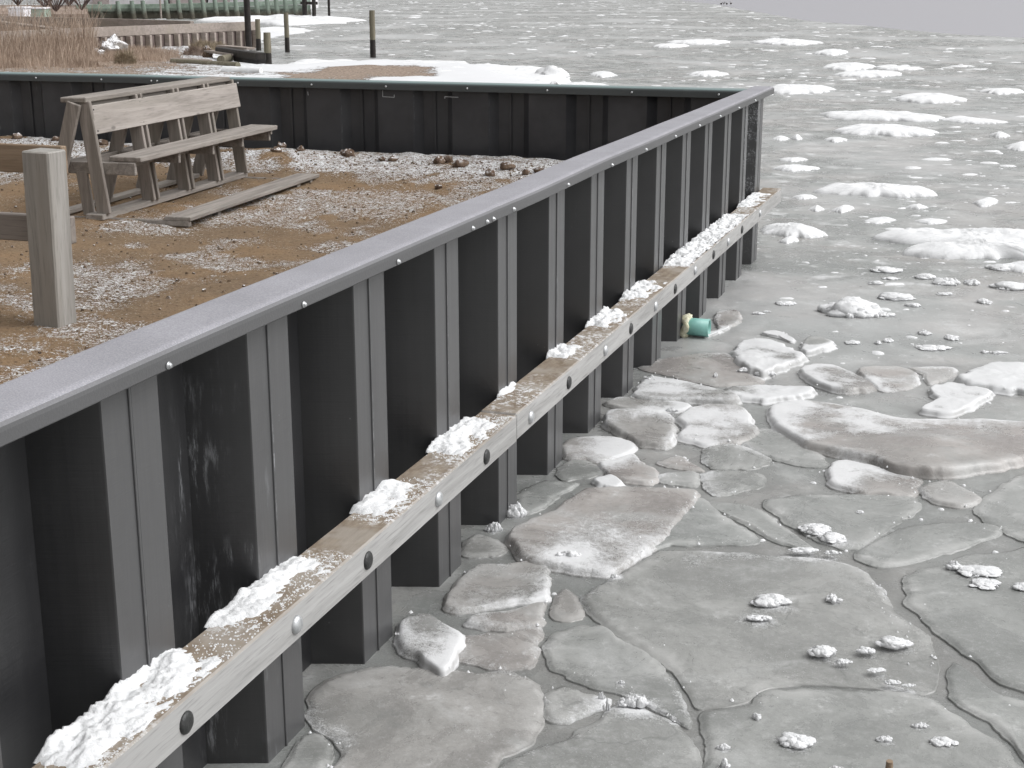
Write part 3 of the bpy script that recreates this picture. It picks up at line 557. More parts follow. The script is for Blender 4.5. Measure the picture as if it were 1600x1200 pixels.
def cluster(name, cx, cy, w_, h_, th, z0, seed):
    r_ = random.Random(seed*13+5); c = at(cx, cy+h_*.25, z0); dep = (c-CP).dot(Fw); rx = w_/2*dep/FPX; foc = abs(CP.z-z0)/(Vector((c.x-CP.x, c.y-CP.y)).length)
    ry = max(rx*.28, (h_*dep/FPX-th*.75)/max(foc, .12)/2); ry = min(ry, rx*1.5)
    u = Vector((Rt.x, Rt.y)); v = Vector((-Rt.y, Rt.x)); vs = []; fs = []
    def ball(x, y, z, ra, rb, rc, nn, amp):
        amp *= .75; m_ = nn//2; n0 = len(vs); q = Vector((r_.uniform(-50, 50), r_.uniform(-50, 50), r_.uniform(-50, 50))); rot = r_.uniform(0, 3.14)
        for i in range(m_+1):
            t = math.pi*i/m_
            for k in range(nn):
                p = 2*math.pi*k/nn+rot; d = Vector((math.sin(t)*math.cos(p), math.sin(t)*math.sin(p), math.cos(t)))
                g = 1+amp*mn.fractal(d*1.5+q, .7, 2.2, 4)
                o = (x+d.x*ra*g)*u+(y+d.y*rb*g)*v; vs.append((o.x, o.y, z+d.z*rc*g))
        for i in range(m_):
            for k in range(nn): fs.append((n0+i*nn+k, n0+(i+1)*nn+k, n0+(i+1)*nn+(k+1) % nn, n0+i*nn+(k+1) % nn))
    nb = int(min(30, max(7, 9*w_/max(h_, 4)**.9*max(1, w_/30))))
    for i in range(nb):
        a = r_.uniform(0, 6.283); q = r_.random()**.7; x = math.cos(a)*q*rx*.78; y = math.sin(a)*q*ry*.82; s_ = min(rx, ry*1.6)*r_.uniform(.22, .5)*(1-.45*q)
        hz = th*r_.uniform(.45, 1.0)*(1-.6*q*q); ball(x, y, hz*.25, s_*r_.uniform(1., 1.7), s_*r_.uniform(.9, 1.4), hz*.62, 16, .42)
    for i in range(nb):
        a = r_.uniform(0, 6.283); q = r_.uniform(.5, .95); s_ = min(rx, ry)*r_.uniform(.04, .12); ball(math.cos(a)*q*rx, math.sin(a)*q*ry, s_*.3, s_, s_, s_*.8, 6, .4)
    me = bpy.data.meshes.new(name); me.from_pydata(vs, [], fs); me.polygons.foreach_set('use_smooth', [True]*len(fs)); me.update(); o = link(name, me, M['snow']); o.location = (c.x, c.y, z0); return o
# --- tiny grains of snow caught on the floe rims
mb = MB()
for i, f in enumerate(FL):
    o2 = smooth_outline(FLW[i], 160); h = f[1]; h = .006+h*.04 if h < .046 else h*.26 if h < .06 else h*.36; c = sum(o2, Vector((0, 0)))/160; L_ = sum((o2[k]-o2[k-1]).length for k in range(160))
    for _ in range(int(L_*(34 if f[3] > .08 else 10))):
        k = random.randrange(160); p = o2[k]
        if mn.noise(Vector((p.x*3, p.y*3, i*2.))) < random.uniform(-.25, .45): continue
        d_ = random.random()**2*.10; p = p+(c-p).normalized()*(d_+.012)+Vector((random.gauss(0, .008), random.gauss(0, .008))); q = math.exp(random.uniform(math.log(.0015), math.log(.007))); z = h*.85
        n1 = [(p.x+q*1.2*math.cos(a)*random.uniform(.7, 1.3), p.y+q*1.2*math.sin(a)*random.uniform(.7, 1.3), z-.004) for a in (0, 1.257, 2.513, 3.77, 5.027)]+[(p.x, p.y, z+q*.7)]
        mb.add(n1, [(k_, (k_+1) % 5, 5) for k_ in range(5)], True)
tag(mb.build('snow_grains', M['snow']), 'fine white grains of snow caught along the rims of the ice floes', 'snow', kind='stuff')
# --- snow lumps on the near ice: (cx, cy, w, h px, thickness, z0, label)
for i, (cx, cy, w_, h_, th, z0, lab) in enumerate(SL):
    if not lab: continue
    o = cluster('snow_lump', cx, cy, w_, h_, th*.85, z0*.35, i)
    tag(o, lab, 'snow lump', 'snow lumps lying on the ice')
# --- snow-covered islands further out
IS = [
 ([(1367,374),(1383,364),(1420,366),(1483,363),(1540,362),(1600,366),(1650,369),(1650,384),(1560,385),(1480,382),(1410,380)],.09,'long white snow island cut by the right edge, upper of two touching ones'),
 ([(1403,394),(1430,384),(1467,381),(1567,384),(1600,388),(1650,392),(1650,408),(1573,404),(1483,405),(1425,401)],.10,'long white snow island cut by the right edge, lower of two touching ones'),
 ([(1187,362),(1205,350),(1240,352),(1289,367),(1270,372),(1225,370)],.08,'white snow island just right of the end of the wall timber'),
 ([(1217,378),(1235,371),(1249,376),(1230,381)],.05,'small white island in front of the one by the timber end'),
 ([(1276,301),(1300,291),(1360,287),(1420,292),(1464,304),(1420,309),(1340,306)],.09,'broad snow island level with the timber end'),
 ([(1300,206),(1340,197),(1400,196),(1460,208),(1430,213),(1350,211)],.09,'lower of two long snow islands level with the far wall, tapering right'),
 ([(1283,181),(1320,174),(1400,175),(1469,186),(1420,190),(1330,188)],.09,'upper of two long snow islands level with the far wall'),
 ([(1470,187),(1500,181),(1569,191),(1530,194)],.05,'thin snow island trailing right from the upper long one'),
 ([(1397,155),(1430,147),(1470,147),(1510,157),(1470,162),(1420,160)],.09,'humped snow island right of the far corner of the wall'),
 ([(1198,140),(1215,134),(1294,137),(1280,146),(1215,146)],.10,'compact snow island just beyond the corner of the wall'),
 ([(1289,103),(1320,98),(1368,104),(1340,110),(1300,109)],.09,'left snow island of the pair far beyond the corner'),
 ([(1307,116),(1350,111),(1407,116),(1380,121),(1325,120)],.09,'snow island in front of the pair far beyond the corner'),
 ([(1364,105),(1400,103),(1442,108),(1400,110)],.06,'thin snow streak right of the pair far beyond the corner'),
 ([(1180,68),(1210,62),(1274,67),(1240,71)],.12,'long distant snow island near the ice edge'),
 ([(1272,84),(1300,79),(1324,82),(1300,87)],.12,'short humped distant snow island'),
 ([(1044,67),(1090,63),(1140,66),(1090,70)],.10,'distant snow streak above the wall cap'),
 ([(1019,73),(1045,69),(1075,72),(1045,75)],.08,'short distant snow streak left of the long one'),
 ([(922,116),(945,112),(962,118),(940,121)],.07,'small snow island behind the far wall, left one'),
 ([(1075,116),(1105,111),(1137,116),(1105,120)],.07,'small snow island behind the far wall, near the corner'),
 ([(880,134),(915,129),(955,135),(915,139)],.07,'low snow island just behind the far wall cap'),
 ([(1206,264),(1240,258),(1280,264),(1240,268)],.05,'low snow island right of the last wall panel'),
 ([(1215,250),(1240,247),(1263,250),(1238,253)],.04,'thin snow streak right of the last wall panel'),
 ([(1289,218),(1305,214),(1324,219),(1305,223)],.05,'small snow lump under the long islands, right one'),
 ([(1206,217),(1220,213),(1234,217),(1220,220)],.05,'small snow lump right of the wall corner'),
 ([(1236,216),(1246,212),(1254,217),(1244,219)],.05,'tiny snow lump beside the small one at the wall corner'),
 ([(1416,324),(1435,319),(1451,324),(1435,327)],.05,'small snow lump beyond the broad island'),
 ([(1520,318),(1545,308),(1560,314),(1540,324)],.04,'slanting snow lump near the right edge'),
 ([(1263,327),(1275,322),(1288,327),(1275,331)],.05,'small snow lump below the broad island'),
 ([(1300,328),(1320,320),(1335,326),(1315,333)],.04,'rough snow lump right of the small one below the broad island'),
 ([(1237,309),(1255,305),(1276,309),(1255,312)],.04,'thin snow lump left of the broad island'),
 ([(1530,143),(1565,139),(1600,144),(1565,148)],.07,'snow streak near the right edge, level with the wall corner'),
 ([(1570,231),(1595,225),(1630,231),(1595,236)],.07,'snow island cut by the right edge, level with the long islands'),
 ([(1547,212),(1562,208),(1578,213),(1562,216)],.06,'small snow island near the right edge above the cut one'),
 ([(1565,420),(1580,409),(1650,412),(1650,424),(1600,426)],.04,'low snow patch at the right edge below the great islands'),
 ([(1350,345),(1375,338),(1400,344),(1372,350)],.03,'faint low snow patch above the great islands'),
 ([(1430,345),(1455,340),(1480,347),(1452,351)],.03,'small faint snow patch above the great islands'),
]
for i, (pts, th, lab) in enumerate(IS):
    ymid = sum(p[1] for p in pts)/len(pts)
    poly = pxpoly([(x, y if y > ymid else y+(ymid-y)*.35) for x, y in pts], .0)
    o = blob('snow_island', poly, th*.85, -.004, M['snow'], n=150, rings=24, edge=th*2.2, rough=.42, jag=.055, dome=.3, seed=i+120, sink=.02, nscale=5. if ymid > 250 else 2.5)
    tag(o, lab, 'snow island', 'snow islands out on the ice')
# --- loose snow flecks all over the ice (nobody could count them)
EX = [p.x for p in E_[::-1]]; EY = [p.y for p in E_[::-1]]
mb = MB()
def fleck(x, y, rx, ry, h, rot):
    n = 7; c_, s_ = math.cos(rot), math.sin(rot); vs = []
    rr = [random.uniform(.6, 1.25) for _ in range(n)]
    for q, zz in ((1, -.005), (.6, h*.8)):
        for k in range(n):
            a = 2*math.pi*k/n; u, v = math.cos(a)*rx*q*rr[k], math.sin(a)*ry*q*rr[k]; vs.append((x+u*c_-v*s_, y+u*s_+v*c_, zz))
    vs.append((x, y, h)); fs = [(k, (k+1) % n, n+(k+1) % n, n+k) for k in range(n)]+[(n+k, n+(k+1) % n, 2*n) for k in range(n)]
    mb.add(vs, fs, True)
def on_ice(p): return p.x > .35 or p.y > 26 or (p.x > -6.5 and p.y > 15)
cnt = 0
for lo, hi, num, s0, s1 in ((3.2, 8, 600, .003, .016), (8, 16, 1700, .008, .06), (16, 35, 2400, .015, .12), (35, 70, 1800, .03, .16), (70, 130, 1500, .06, .26)):
    for _ in range(num):
        dist = math.sqrt(random.uniform(lo*lo, hi*hi)); an = YAW+random.uniform(-.40, .40)
        p = CP+Vector((-math.sin(an), math.cos(an), 0))*dist
        if not on_ice(p): continue
        v = p-CP; sx = 800+FPX*(v.x*Rt.x+v.y*Rt.y)/(v.dot(Fw)); 
        if p.y > np.interp(p.x, EX, EY)*.985-.4: continue
        if mn.noise(Vector((p.x*.25, p.y*.25, 1))) < random.uniform(-.6, .35): continue
        s = math.exp(random.uniform(math.log(s0), math.log(s1))); fleck(p.x, p.y, s*random.uniform(.8, 1.8), s*random.uniform(.6, 1.1), s*random.uniform(.06, .2), YAW+random.uniform(-.5, .5))
tag(mb.build('snow_flecks', M['snow']), 'loose white flecks of snow sprinkled all over the grey ice', 'snow', kind='stuff')
# ================================================================== YARD GROUND
def zground(X, Y):
    n = vnoise(X, Y, 1.1, 4, 1.)*.018+vnoise(X, Y, 7., 4, 3.)*.012
    wallrise = np.clip((Y+1.0)/.85, 0, 1)**1.5*.075
    slope = -.038*np.clip((X+3.15)/.5, 0, 1)*np.clip((-.6-Y)/.6, 0, 1)*np.clip((Y+4.4)/1.2, 0, 1)
    mound = .05*np.exp(-((X+3.55)/.5)**2-((Y+.35)/.3)**2)+.04*np.exp(-((X+6.0)/.7)**2-((Y+.4)/.4)**2)
    dirt = np.clip((-1.0-X)/3., 0, 1)*0
    return .624+slope+n+wallrise+mound+dirt
xs = np.arange(-9.6, -.17, .03); ys = np.arange(-9.4, .16, .03); X, Y = np.meshgrid(xs, ys); Zg = zground(X, Y)
snow = np.full(X.shape, .02)
def gsp(cx, cy, rx, ry, s):
    c = at(cx, cy, .64); ex = (at(cx+rx, cy, .64)-at(cx-rx, cy, .64)).length/2; ey = (at(cx, cy-ry, .64)-at(cx, cy+ry, .64)).length/2
    d = (c-CP).xy.normalized(); u = (X-c.x)*(-d.y)*-1+(Y-c.y)*d.x*-1; v = (X-c.x)*d.x+(Y-c.y)*d.y
    return s*np.exp(-(u/ex)**2-(v/ey)**2)
for a_ in [(600,292,190,26,.22),(470,318,100,20,.22),(700,285,90,22,.18),(560,345,70,9,.2),(330,378,55,18,.24),(200,347,70,8,.2),(215,371,18,4,.4),(300,385,60,10,.15),(90,445,120,30,.13),(50,560,150,34,.30),(150,508,80,12,.28),(190,425,150,34,.16),(90,470,60,20,.16),(30,262,90,18,.26),(60,420,60,20,.12),(390,400,120,14,.09),(0,600,90,20,.2),(520,372,90,9,.13),(290,330,120,30,.07),(420,300,60,14,.08)]:
    snow += gsp(*a_)
band = np.clip((Y+.78+.16*vnoise(X, Y, 1.6, 3, 8.))/.22, 0, 1)*.27; snow = np.maximum(snow, band+.04)
br = np.exp(-((Y+.98)/.16)**2)*.20*np.clip((X+5.2)/.5, 0, 1); snow -= br
snow = np.clip(np.where(snow < .22, snow*.62, .136+(snow-.22)*.5), -.05, .18)
bk = vnoise(X, Y, 2.2, 5, 4.); snow = np.where(snow > 0, snow*(1+1.3*bk), snow)+.035*bk+.018; snow = np.clip(snow-.008, -.05, .12)+np.clip((Y+.75)/.3, 0, 1)*.03*np.clip(snow*8, 0, 1)
tag(grid_mesh('ground', xs, ys, Zg, M['ground'], {'snow': snow}), kind='structure')
def zg(x, y): return float(zground(np.array([[x]]), np.array([[y]]))[0, 0])
mb = MB()
for _ in range(3000):
    dd = random.random()**.7; x = random.uniform(-6.8, -.25); y = random.uniform(-6.6, -.12)
    if random.random() < .2: y = -.12-abs(random.gauss(0, .35))
    s = math.exp(random.uniform(math.log(.004), math.log(.013))) ; z = zg(x, y)
    n = 5; rr = [random.uniform(.6, 1.3) for _ in range(10)]
    vs = [(x+math.cos(k*1.2566+x)*s*rr[k], y+math.sin(k*1.2566+x)*s*rr[k], z-.004) for k in range(5)]+[(x+math.cos(k*1.2566+x+.5)*s*.6*rr[5+k], y+math.sin(k*1.2566+x+.5)*s*.6*rr[5+k], z+s*.75*rr[k]) for k in range(5)]
    mb.add(vs, [(k, (k+1) % 5, 5+(k+1) % 5, 5+k) for k in range(5)]+[(5, 6, 7, 8, 9)])
tag(mb.build('soil_crumbs', M['clod']), 'small dark crumbs of soil and gravel strewn over the yard', 'gravel', kind='stuff')
# rocks along the far wall
def rock(name, x, y, z, rx, ry, rz, mat, seed, label=None, cat='rock', group=None, n=16, rgh=.45):
    vs = []; fs = []; m_ = n//2
    for i in range(m_+1):
        th = math.pi*i/m_
        for k in range(n):
            ph = 2*math.pi*k/n; d = Vector((math.sin(th)*math.cos(ph), math.sin(th)*math.sin(ph), math.cos(th)))
            r_ = 1+rgh*mn.fractal(d*1.4+Vector((seed*3.1, seed, 0)), .8, 2.2, 4)+.12*mn.cell(d*2.5+Vector((seed, 0, 0)))
            vs.append((d.x*rx*r_, d.y*ry*r_, d.z*rz*r_))
    for i in range(m_):
        for k in range(n): fs.append((i*n+k, (i+1)*n+k, (i+1)*n+(k+1) % n, i*n+(k+1) % n))
    me = bpy.data.meshes.new(name); me.from_pydata(vs, [], fs); me.polygons.foreach_set('use_smooth', [True]*len(me.polygons)); me.update()
    o = link(name, me, mat); o.location = (x, y, z); o.rotation_euler = (0, 0, seed*1.3)
    return tag(o, label, cat, group) if label else o
for i, (px_, py_, s, lab) in enumerate([(542,240,.052,'brown clod left of the upright pale one by the far wall'),(559,235,.055,'upright pale brown clod leaning on the far wall'),(597,243,.04,'flat dark clod right of the upright pale one'),(613,244,.04,'broken clod under the left chalk mark'),(686,247,.06,'brown clod two places left of the snow-topped stone by the far wall'),(700,246,.05,'rounded brown clod touching the snow-topped stone'),(719,250,.06,'snow-topped pale stone at the foot of the far wall'),(766,258,.05,'dark rounded clod right of the snow-topped stone'),(793,254,.055,'reddish clod below the far wall, near its right end'),(822,259,.04,'small clod next to the last one on the right'),(842,258,.045,'last brown clod before the near wall hides the ground'),(685,268,.035,'dark clod lying out on the snow band'),(452,232,.05,'clod on top of the snowy heap by the bench'),(432,240,.045,'dark clod on the left flank of the snowy heap'),(470,238,.04,'small clod on the right flank of the snowy heap'),(168,222,.05,'earthy clod seen between the bench legs'),(120,215,.04,'earthy clod left behind the bench legs'),(12,212,.06,'earthy clod heap at the left edge by the far wall'),(40,216,.05,'clod with snow near the left edge by the far wall')]):
    p = at(px_, py_, .72); p.y = min(p.y, -.12)
    s *= .8; rock('soil_clod', p.x, p.y, zg(p.x, p.y)+s*.3, s*1.15, s*.8, s*.75, M['rock'], i+2, lab, 'clod', 'clods of earth along the far wall')
# ================================================================== BULKHEAD WALLS
P = .6096; Y0 = -7.5048; ZT = 1.2; OW = .21; SL_ = .056; DP = .15; TH = .009
def profile(y):       # outward x for position along the wall; y relative to the right end of an outer face
    return 0
def sheet_pts():
    # one sheet: from the middle of one outer face to the middle of the next (local y 0..P), y=0 at interlock
    h = OW/2
    return [(0.0, .004), (0.0, h), (-DP, h+SL_), (-DP, P-h-SL_), (0, P-h), (0, P-.004)]
def sheet(parent, y, flip=False, z0=-.35, z1=ZT, frost=0., dp=1., mat='vinyl'):
    pts = [(x*dp, yy) for x, yy in sheet_pts()]; n = len(pts)
    # offset inwards for thickness
    inn = [(x-TH, yy) for x, yy in pts]; inn[1] = (-TH, OW/2-.005); inn[4] = (-TH, P-OW/2+.005)
    m = MB(); zs = [z0, z1]; loop = pts+inn[::-1]
    vs = [(x, yy, z) for z in zs for x, yy in loop]; k = len(loop)
    fs = [(i, (i+1) % k, k+(i+1) % k, k+i) for i in range(k)]+[tuple(range(k))[::-1], tuple(range(k, 2*k))]
    m.add(vs, fs)
    # interlock bead: raised lip over the joint
    m.box((-.006, -.010, z0), (.0045, -.002, z1), None, 0, .0015)
    m.box((-.022, -.006, z0), (-.0095, .010, z1), None, 0, .002)
    o = m.build('sheet_pile', M[mat], parent); o.location = (0, y, 0)
    a = o.data.attributes.new('frost', 'FLOAT', 'POINT'); a.data.foreach_set('value', [frost]*len(o.data.vertices))
    return o
near = empty('bulkhead_wall', (0, -4, 0), 'long dark vinyl sheet pile bulkhead with grey cap and bolted timber, running away along the ice', 'sea wall')
def npar(o):      # parent keeping world coordinates
    o.location = Vector(o.location)-Vector(near.location); return o
for k in range(-3, 13):
    y = Y0-OW/2+k*P
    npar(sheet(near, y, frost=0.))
# frosted last pan is added by attribute on the last sheet
last = [o for o in near.children][-1]
for v, dv in zip(last.data.vertices, last.data.attributes['frost'].data): dv.value = 1.0 if v.co.z > 1 else -.15
YC = Y0-OW/2+13*P+OW/2+.02        # corner
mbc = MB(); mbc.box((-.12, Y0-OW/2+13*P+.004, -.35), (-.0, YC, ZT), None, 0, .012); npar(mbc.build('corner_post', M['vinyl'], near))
# cap: extruded rounded channel
def cap_profile(x0, x1, zt, fl, r=.022):
    pts = [(x0, zt-fl)]
    pts += [(x0, zt-r)]+[(x0+r-r*math.cos(a), zt-r+r*math.sin(a)) for a in (R(22), R(45), R(68))]+[(x0+r, zt)]
    pts += [(x1-r, zt)]+[(x1-r+r*math.sin(a), zt-r+r*math.cos(a)) for a in (R(22), R(45), R(68))]+[(x1, zt-r)]
    pts += [(x1, zt-fl+.003), (x1-.003, zt-fl), (x1-.006, zt-fl), (x1-.006, zt-.03), (x0+.006, zt-.03), (x0+.006, zt-fl)]
    return pts
ZC = 1.235
def cap_piece(name, x0, x1, ya, yb, mat, fl=.05, mitre=0, seg=10, wob=.004):
    pr_ = cap_profile(x0, x1, ZC, fl); k = len(pr_); m = MB(); vs = []; fs = []
    for s_ in range(seg+1):
        t = s_/seg
        for (x, z) in pr_:
            y = ya+(yb-ya)*t
            if mitre and s_ == seg: y = yb+(x-x1)*mitre
            dx = wob*mn.noise(Vector((y*1.3, 2, 0))); vs.append((x+dx, y, z+wob*mn.noise(Vector((y*.9, 7, 0)))))
    for s_ in range(seg):
        for i in range(k): fs.append((s_*k+i, s_*k+(i+1) % k, (s_+1)*k+(i+1) % k, (s_+1)*k+i))
    fs += [tuple(range(k))[::-1], tuple(range(seg*k, seg*k+k))]
    m.add(vs, fs); m.f = [f[::-1] for f in m.f]
    return m.build(name, mat, None)
def adopt(o, par): o.parent = par; o.location = Vector(o.location)-Vector(par.location); return o
YJ = -5.50
CX0, CX1 = -.10, .062
ca = adopt(cap_piece('cap_rail', CX0-.002, CX1+.003, -9.5, YJ, M['cap']), near); cb = adopt(cap_piece('cap_rail', CX0, CX1, YJ-.0, YC+.06, M['cap'], seg=40), near)
# screws in the cap flange
def screw_mesh(r, h, seg=12):
    m = MB(); vs = []; prof = [(r, 0), (r, h*.25), (r*.72, h*.35), (r*.7, h*.75), (r*.45, h), (0.0001, h)]
    for (rr, x) in prof: vs += [(x, math.cos(2*math.pi*k/seg)*rr, math.sin(2*math.pi*k/seg)*rr) for k in range(seg)]
    fs = [(i*seg+k, i*seg+(k+1) % seg, (i+1)*seg+(k+1) % seg, (i+1)*seg+k) for i in range(len(prof)-1) for k in range(seg)]
    m.add(vs, fs, True); return m
sm = None
for yy in [-7.56, -6.93, -6.33, -5.713, -5.575, -5.512, -5.287, -4.619, -3.955, -3.333, -2.701, -2.10, -1.508, -.90, -.30]:
    zz = ZC-.038
    if sm is None: o = screw_mesh(.0085, .008).build('screw', M['silver'], None); sm = o
    else: o = sm.copy(); C.objects.link(o)
    par = ca if yy < YJ else cb
    o.parent = par; o.location = Vector((CX1+.003, yy, zz))-Vector(near.location)-Vector(par.location)*0
    o.location = Vector((CX1+(.004 if yy < YJ else .0005), yy, zz))
# children of caps are in the cap's local frame (cap vertices hold world coordinates)
# timber waler and bolts
YJT = -5.485
tb = MB(); tb.box((.004, -9.5, .404), (.142, YJT-.003, .504), None, 0, .005); t1 = adopt(tb.build('timber_beam', M['timber'], None), near)
tb = MB(); tb.box((.004, YJT+.003, .407), (.140, YC+.1, .507), None, 0, .005); t2 = adopt(tb.build('timber_beam', M['timber'], None), near)
tb = MB(); tb.box((.012, YC+.103, .41), (.126, YC+.15, .50), None, .004, .008); tb.box((.03, YC+.15, .425), (.11, YC+.17, .485), None, .006, .006); adopt(tb.build('end_block', M['post'], None), near)
def dome(r, h, seg=18):
    m = MB(); vs = []; pr_ = [(r, 0), (r, h*.2), (r*.95, h*.45), (r*.78, h*.75), (r*.5, h*.93), (r*.22, h), (.0001, h)]
    for (rr, x) in pr_: vs += [(x, math.cos(2*math.pi*k/seg)*rr, math.sin(2*math.pi*k/seg)*rr) for k in range(seg)]
    m.add(vs, [(i*seg+k, i*seg+(k+1) % seg, (i+1)*seg+(k+1) % seg, (i+1)*seg+k) for i in range(len(pr_)-1) for k in range(seg)], True); return m
bs = bd = None
for i, (yy, zz) in enumerate([(-5.768,.38),(-5.381,.383),(-5.061,.387),(-4.671,.384),(-4.346,.382),(-3.987,.383),(-3.626,.388),(-3.222,.39),(-2.891,.383),(-2.535,.391),(-2.21,.39),(-1.848,.40),(-1.466,.394),(-1.135,.396),(-.786,.395),(-.287,.403)]):
    yy = yy*4/3-.012; par = t1 if yy < YJT else t2; zz = .4535+(zz-.388)*.6
    if i % 2 == 0:
        if bd is None: bd = dome(.026, .010).build('bolt', M['black'], None); o = bd
        else: o = bd.copy(); C.objects.link(o)
        o['label'] = 'black capped bolt'
    else:
        if bs is None: bs = dome(.024, .013).build('bolt', M['silver'], None); o = bs
        else: o = bs.copy(); C.objects.link(o)
        o['label'] = 'silver domed bolt'
    o.parent = par; o.location = (.142 if par is t1 else .140, yy, zz)
    if i % 2 == 0:      # rim of snow caught on the black heads
        pass
# far wall (seen from the landward side)
far = empty('bulkhead_wall', (-4, YC-.1, 0), 'dark vinyl sheet pile wall with green-edged cap closing the far side of the yard', 'sea wall')
YF = YC-.06     # seaward face of far wall
for k in range(0, 19):
    o = sheet(far, 0, dp=.45, mat='vinylfar'); o.parent = far
    o.rotation_euler = (0, 0, R(90)); o.location = Vector((-.05-k*P, YF, 0))-Vector(far.location)
def capfar():
    o = cap_piece('cap_rail', -.06, .10, -.0, 13.5, M['capfar'], fl=.06, seg=30); return o
o = capfar(); o.parent = far
FZ = 0.0
o.rotation_euler = (0, 0, R(90)); o.location = Vector((-.095, YF-.06, -.012))-Vector(far.location); capf = o
XC = -.095
inner_y = YF-.06-.10   # not used
for x in [1123, 987, 855, 730, 603, 487, 372, 246, 237, 159, 57]:
    d = Fw+R2*((x-800)/FPX)+U2*((600-130-(x/60.))/FPX)
    yw = YF-.06+(-.06)   # landward flange plane after the 90 degree turn (local x -> world y)
    t = (yw-CP.y)/d.y; wx = CP.x+d.x*t
    s_ = sm.copy(); C.objects.link(s_); s_.parent = capf
    # local frame of cap: local x = world y ; local y = -world x
    s_.location = (-.0605, -(wx-XC), ZC-.036); s_.rotation_euler = (0, 0, R(180))
def farpt(x, y, yy):
    d = Fw+R2*((x-800)/FPX)+U2*((600-y)/FPX); t = (yy-CP.y)/d.y; return CP+d*t
# chalk marks and bits on the far wall
yi = YF-DP*.45-TH-.003; yo = YF-TH-.003
def mark(segs, lab):
    m = MB()
    for (x0, y0, x1, y1) in segs:
        yy = yi
        a = farpt(x0, y0, yy); b = farpt(x1, y1, yy); m.beam(a, b, .004, .004, (0, 1, 0), 0)
    o = adopt(m.build('chalk_mark', M['mark'], None), far); o['label'] = lab
mark([(598, 141, 598, 151), (598, 151, 616, 152), (616, 152, 616, 148)], 'white bracket-shaped chalk mark'); mark([(695, 154, 695, 151), (695, 151, 716, 152)], 'white hook-shaped chalk mark')
mark([(854.5, 139, 856, 145)], 'short white scratch'); mark([(481, 143, 481.5, 149)], 'small white drip')
# ================================================================== SNOW ON THE TIMBER
def timber_snow(ya, yb, xw, h, lab, seed):
    nx, ny = 34, max(12, int((yb-ya)/.006)); g = {}; vs = []; fs = []
    def hh(x, y):
        u = (x-.006)/(.134); v = (y-ya)/(yb-ya)
        env = min(1, v/.12)*min(1, (1-v)/.12); back = max(0, 1-u/xw) if xw < 1 else 1-.45*u
        nn = mn.fractal(Vector((x*20, y*13, seed*5.)), 1., 2.1, 4); n2_ = mn.fractal(Vector((x*75, y*60, seed*5.)), .8, 2.1, 4)
        return h*.62*(env**.7)*(back**.7)*(1+.4*nn+.15*n2_)-h*.13+h*.26*nn+h*.08*n2_
    for j in range(ny+1):
        for i in range(nx+1):
            x = -.004+.142*i/nx; y = ya+(yb-ya)*j/ny; z = hh(max(x, .002), y); vs.append((x, y, .505+max(-.004, z)))
            g[(i, j)] = z
    for j in range(ny):
        for i in range(nx):
            if max(g[(i, j)], g[(i+1, j)], g[(i, j+1)], g[(i+1, j+1)]) > -.003:
                a = j*(nx+1)+i; fs.append((a, a+1, a+nx+2, a+nx+1))
    # back skirt towards the wall so it is not paper-thin
    n0 = len(vs)
    for j in range(ny+1): vs.append((-.004, ya+(yb-ya)*j/ny, .5))
    for j in range(ny):
        if max(g[(0, j)], g[(0, j+1)]) > -.003: fs.append((j*(nx+1), (j+1)*(nx+1), n0+j+1, n0+j))
    rr_ = random.Random(seed)
    for _ in range(int(520*(yb-ya)/.4)):
        y = rr_.uniform(ya-.05, yb+.05); x = .006+.128*rr_.random()**.6; z = .504+max(0., hh(x, min(max(y, ya), yb)))*.8; q = rr_.uniform(.0012, .0042); n1 = len(vs)
        vs += [(x+q*math.cos(a)*rr_.uniform(.7, 1.3), y+q*math.sin(a)*rr_.uniform(.7, 1.3), z-.001) for a in (0, 1.257, 2.513, 3.77, 5.027)]+[(x, y, z+q*.9)]
        fs += [(n1+k, n1+(k+1) % 5, n1+5) for k in range(5)]
    me = bpy.data.meshes.new('snow_heap'); me.from_pydata(vs, [], fs); me.polygons.foreach_set('use_smooth', [True]*len(fs)); me.update()
    bm = bmesh.new(); bm.from_mesh(me); bmesh.ops.delete(bm, geom=[v for v in bm.verts if not v.link_faces], context='VERTS'); bm.to_mesh(me); bm.free()
    o = link('snow_heap', me, M['snow']); return tag(o, lab, 'snow heap', 'snow heaps on the wall timber')
def ty(x, y): return at(x, y, .504).y
TS = [((60,1195),(310,1015),.95,.040,'longest snow heap on the timber, nearest the camera at the bottom left'),((352,985),(470,870),.62,.026,'second snow heap from the near end of the timber'),((552,802),(624,752),.75,.024,'third snow heap from the near end, thin towards the front'),((676,708),(752,655),.85,.036,'fourth snow heap from the near end, just before the timber joint'),((778,620),(812,600),.22,.026,'small narrow snow heap just past the timber joint'),((862,560),(892,540),.65,.032,'snow heap between the small narrow one and a pair of lumpy ones'),((924,512),(980,486),.9,.038,'lumpy snow heap in front of the sixth outer pile face'),((975,470),(1025,440),.9,.034,'lumpy snow heap level with the green drain pipe'),((1036,416),(1085,388),1.2,.036,'snow heap covering the full timber width past the drain pipe'),((1070,392),(1120,360),1.2,.034,'long snow heap on the far third of the timber'),((1112,362),(1155,335),1.2,.03,'snow heap near the far end of the timber'),((1158,325),(1190,302),.9,.026,'last snow heap at the far end of the timber')]
for i, (a_, b_, xw, h, lab) in enumerate(TS):
    timber_snow(ty(*a_), ty(*b_), xw, h, lab, i+1)
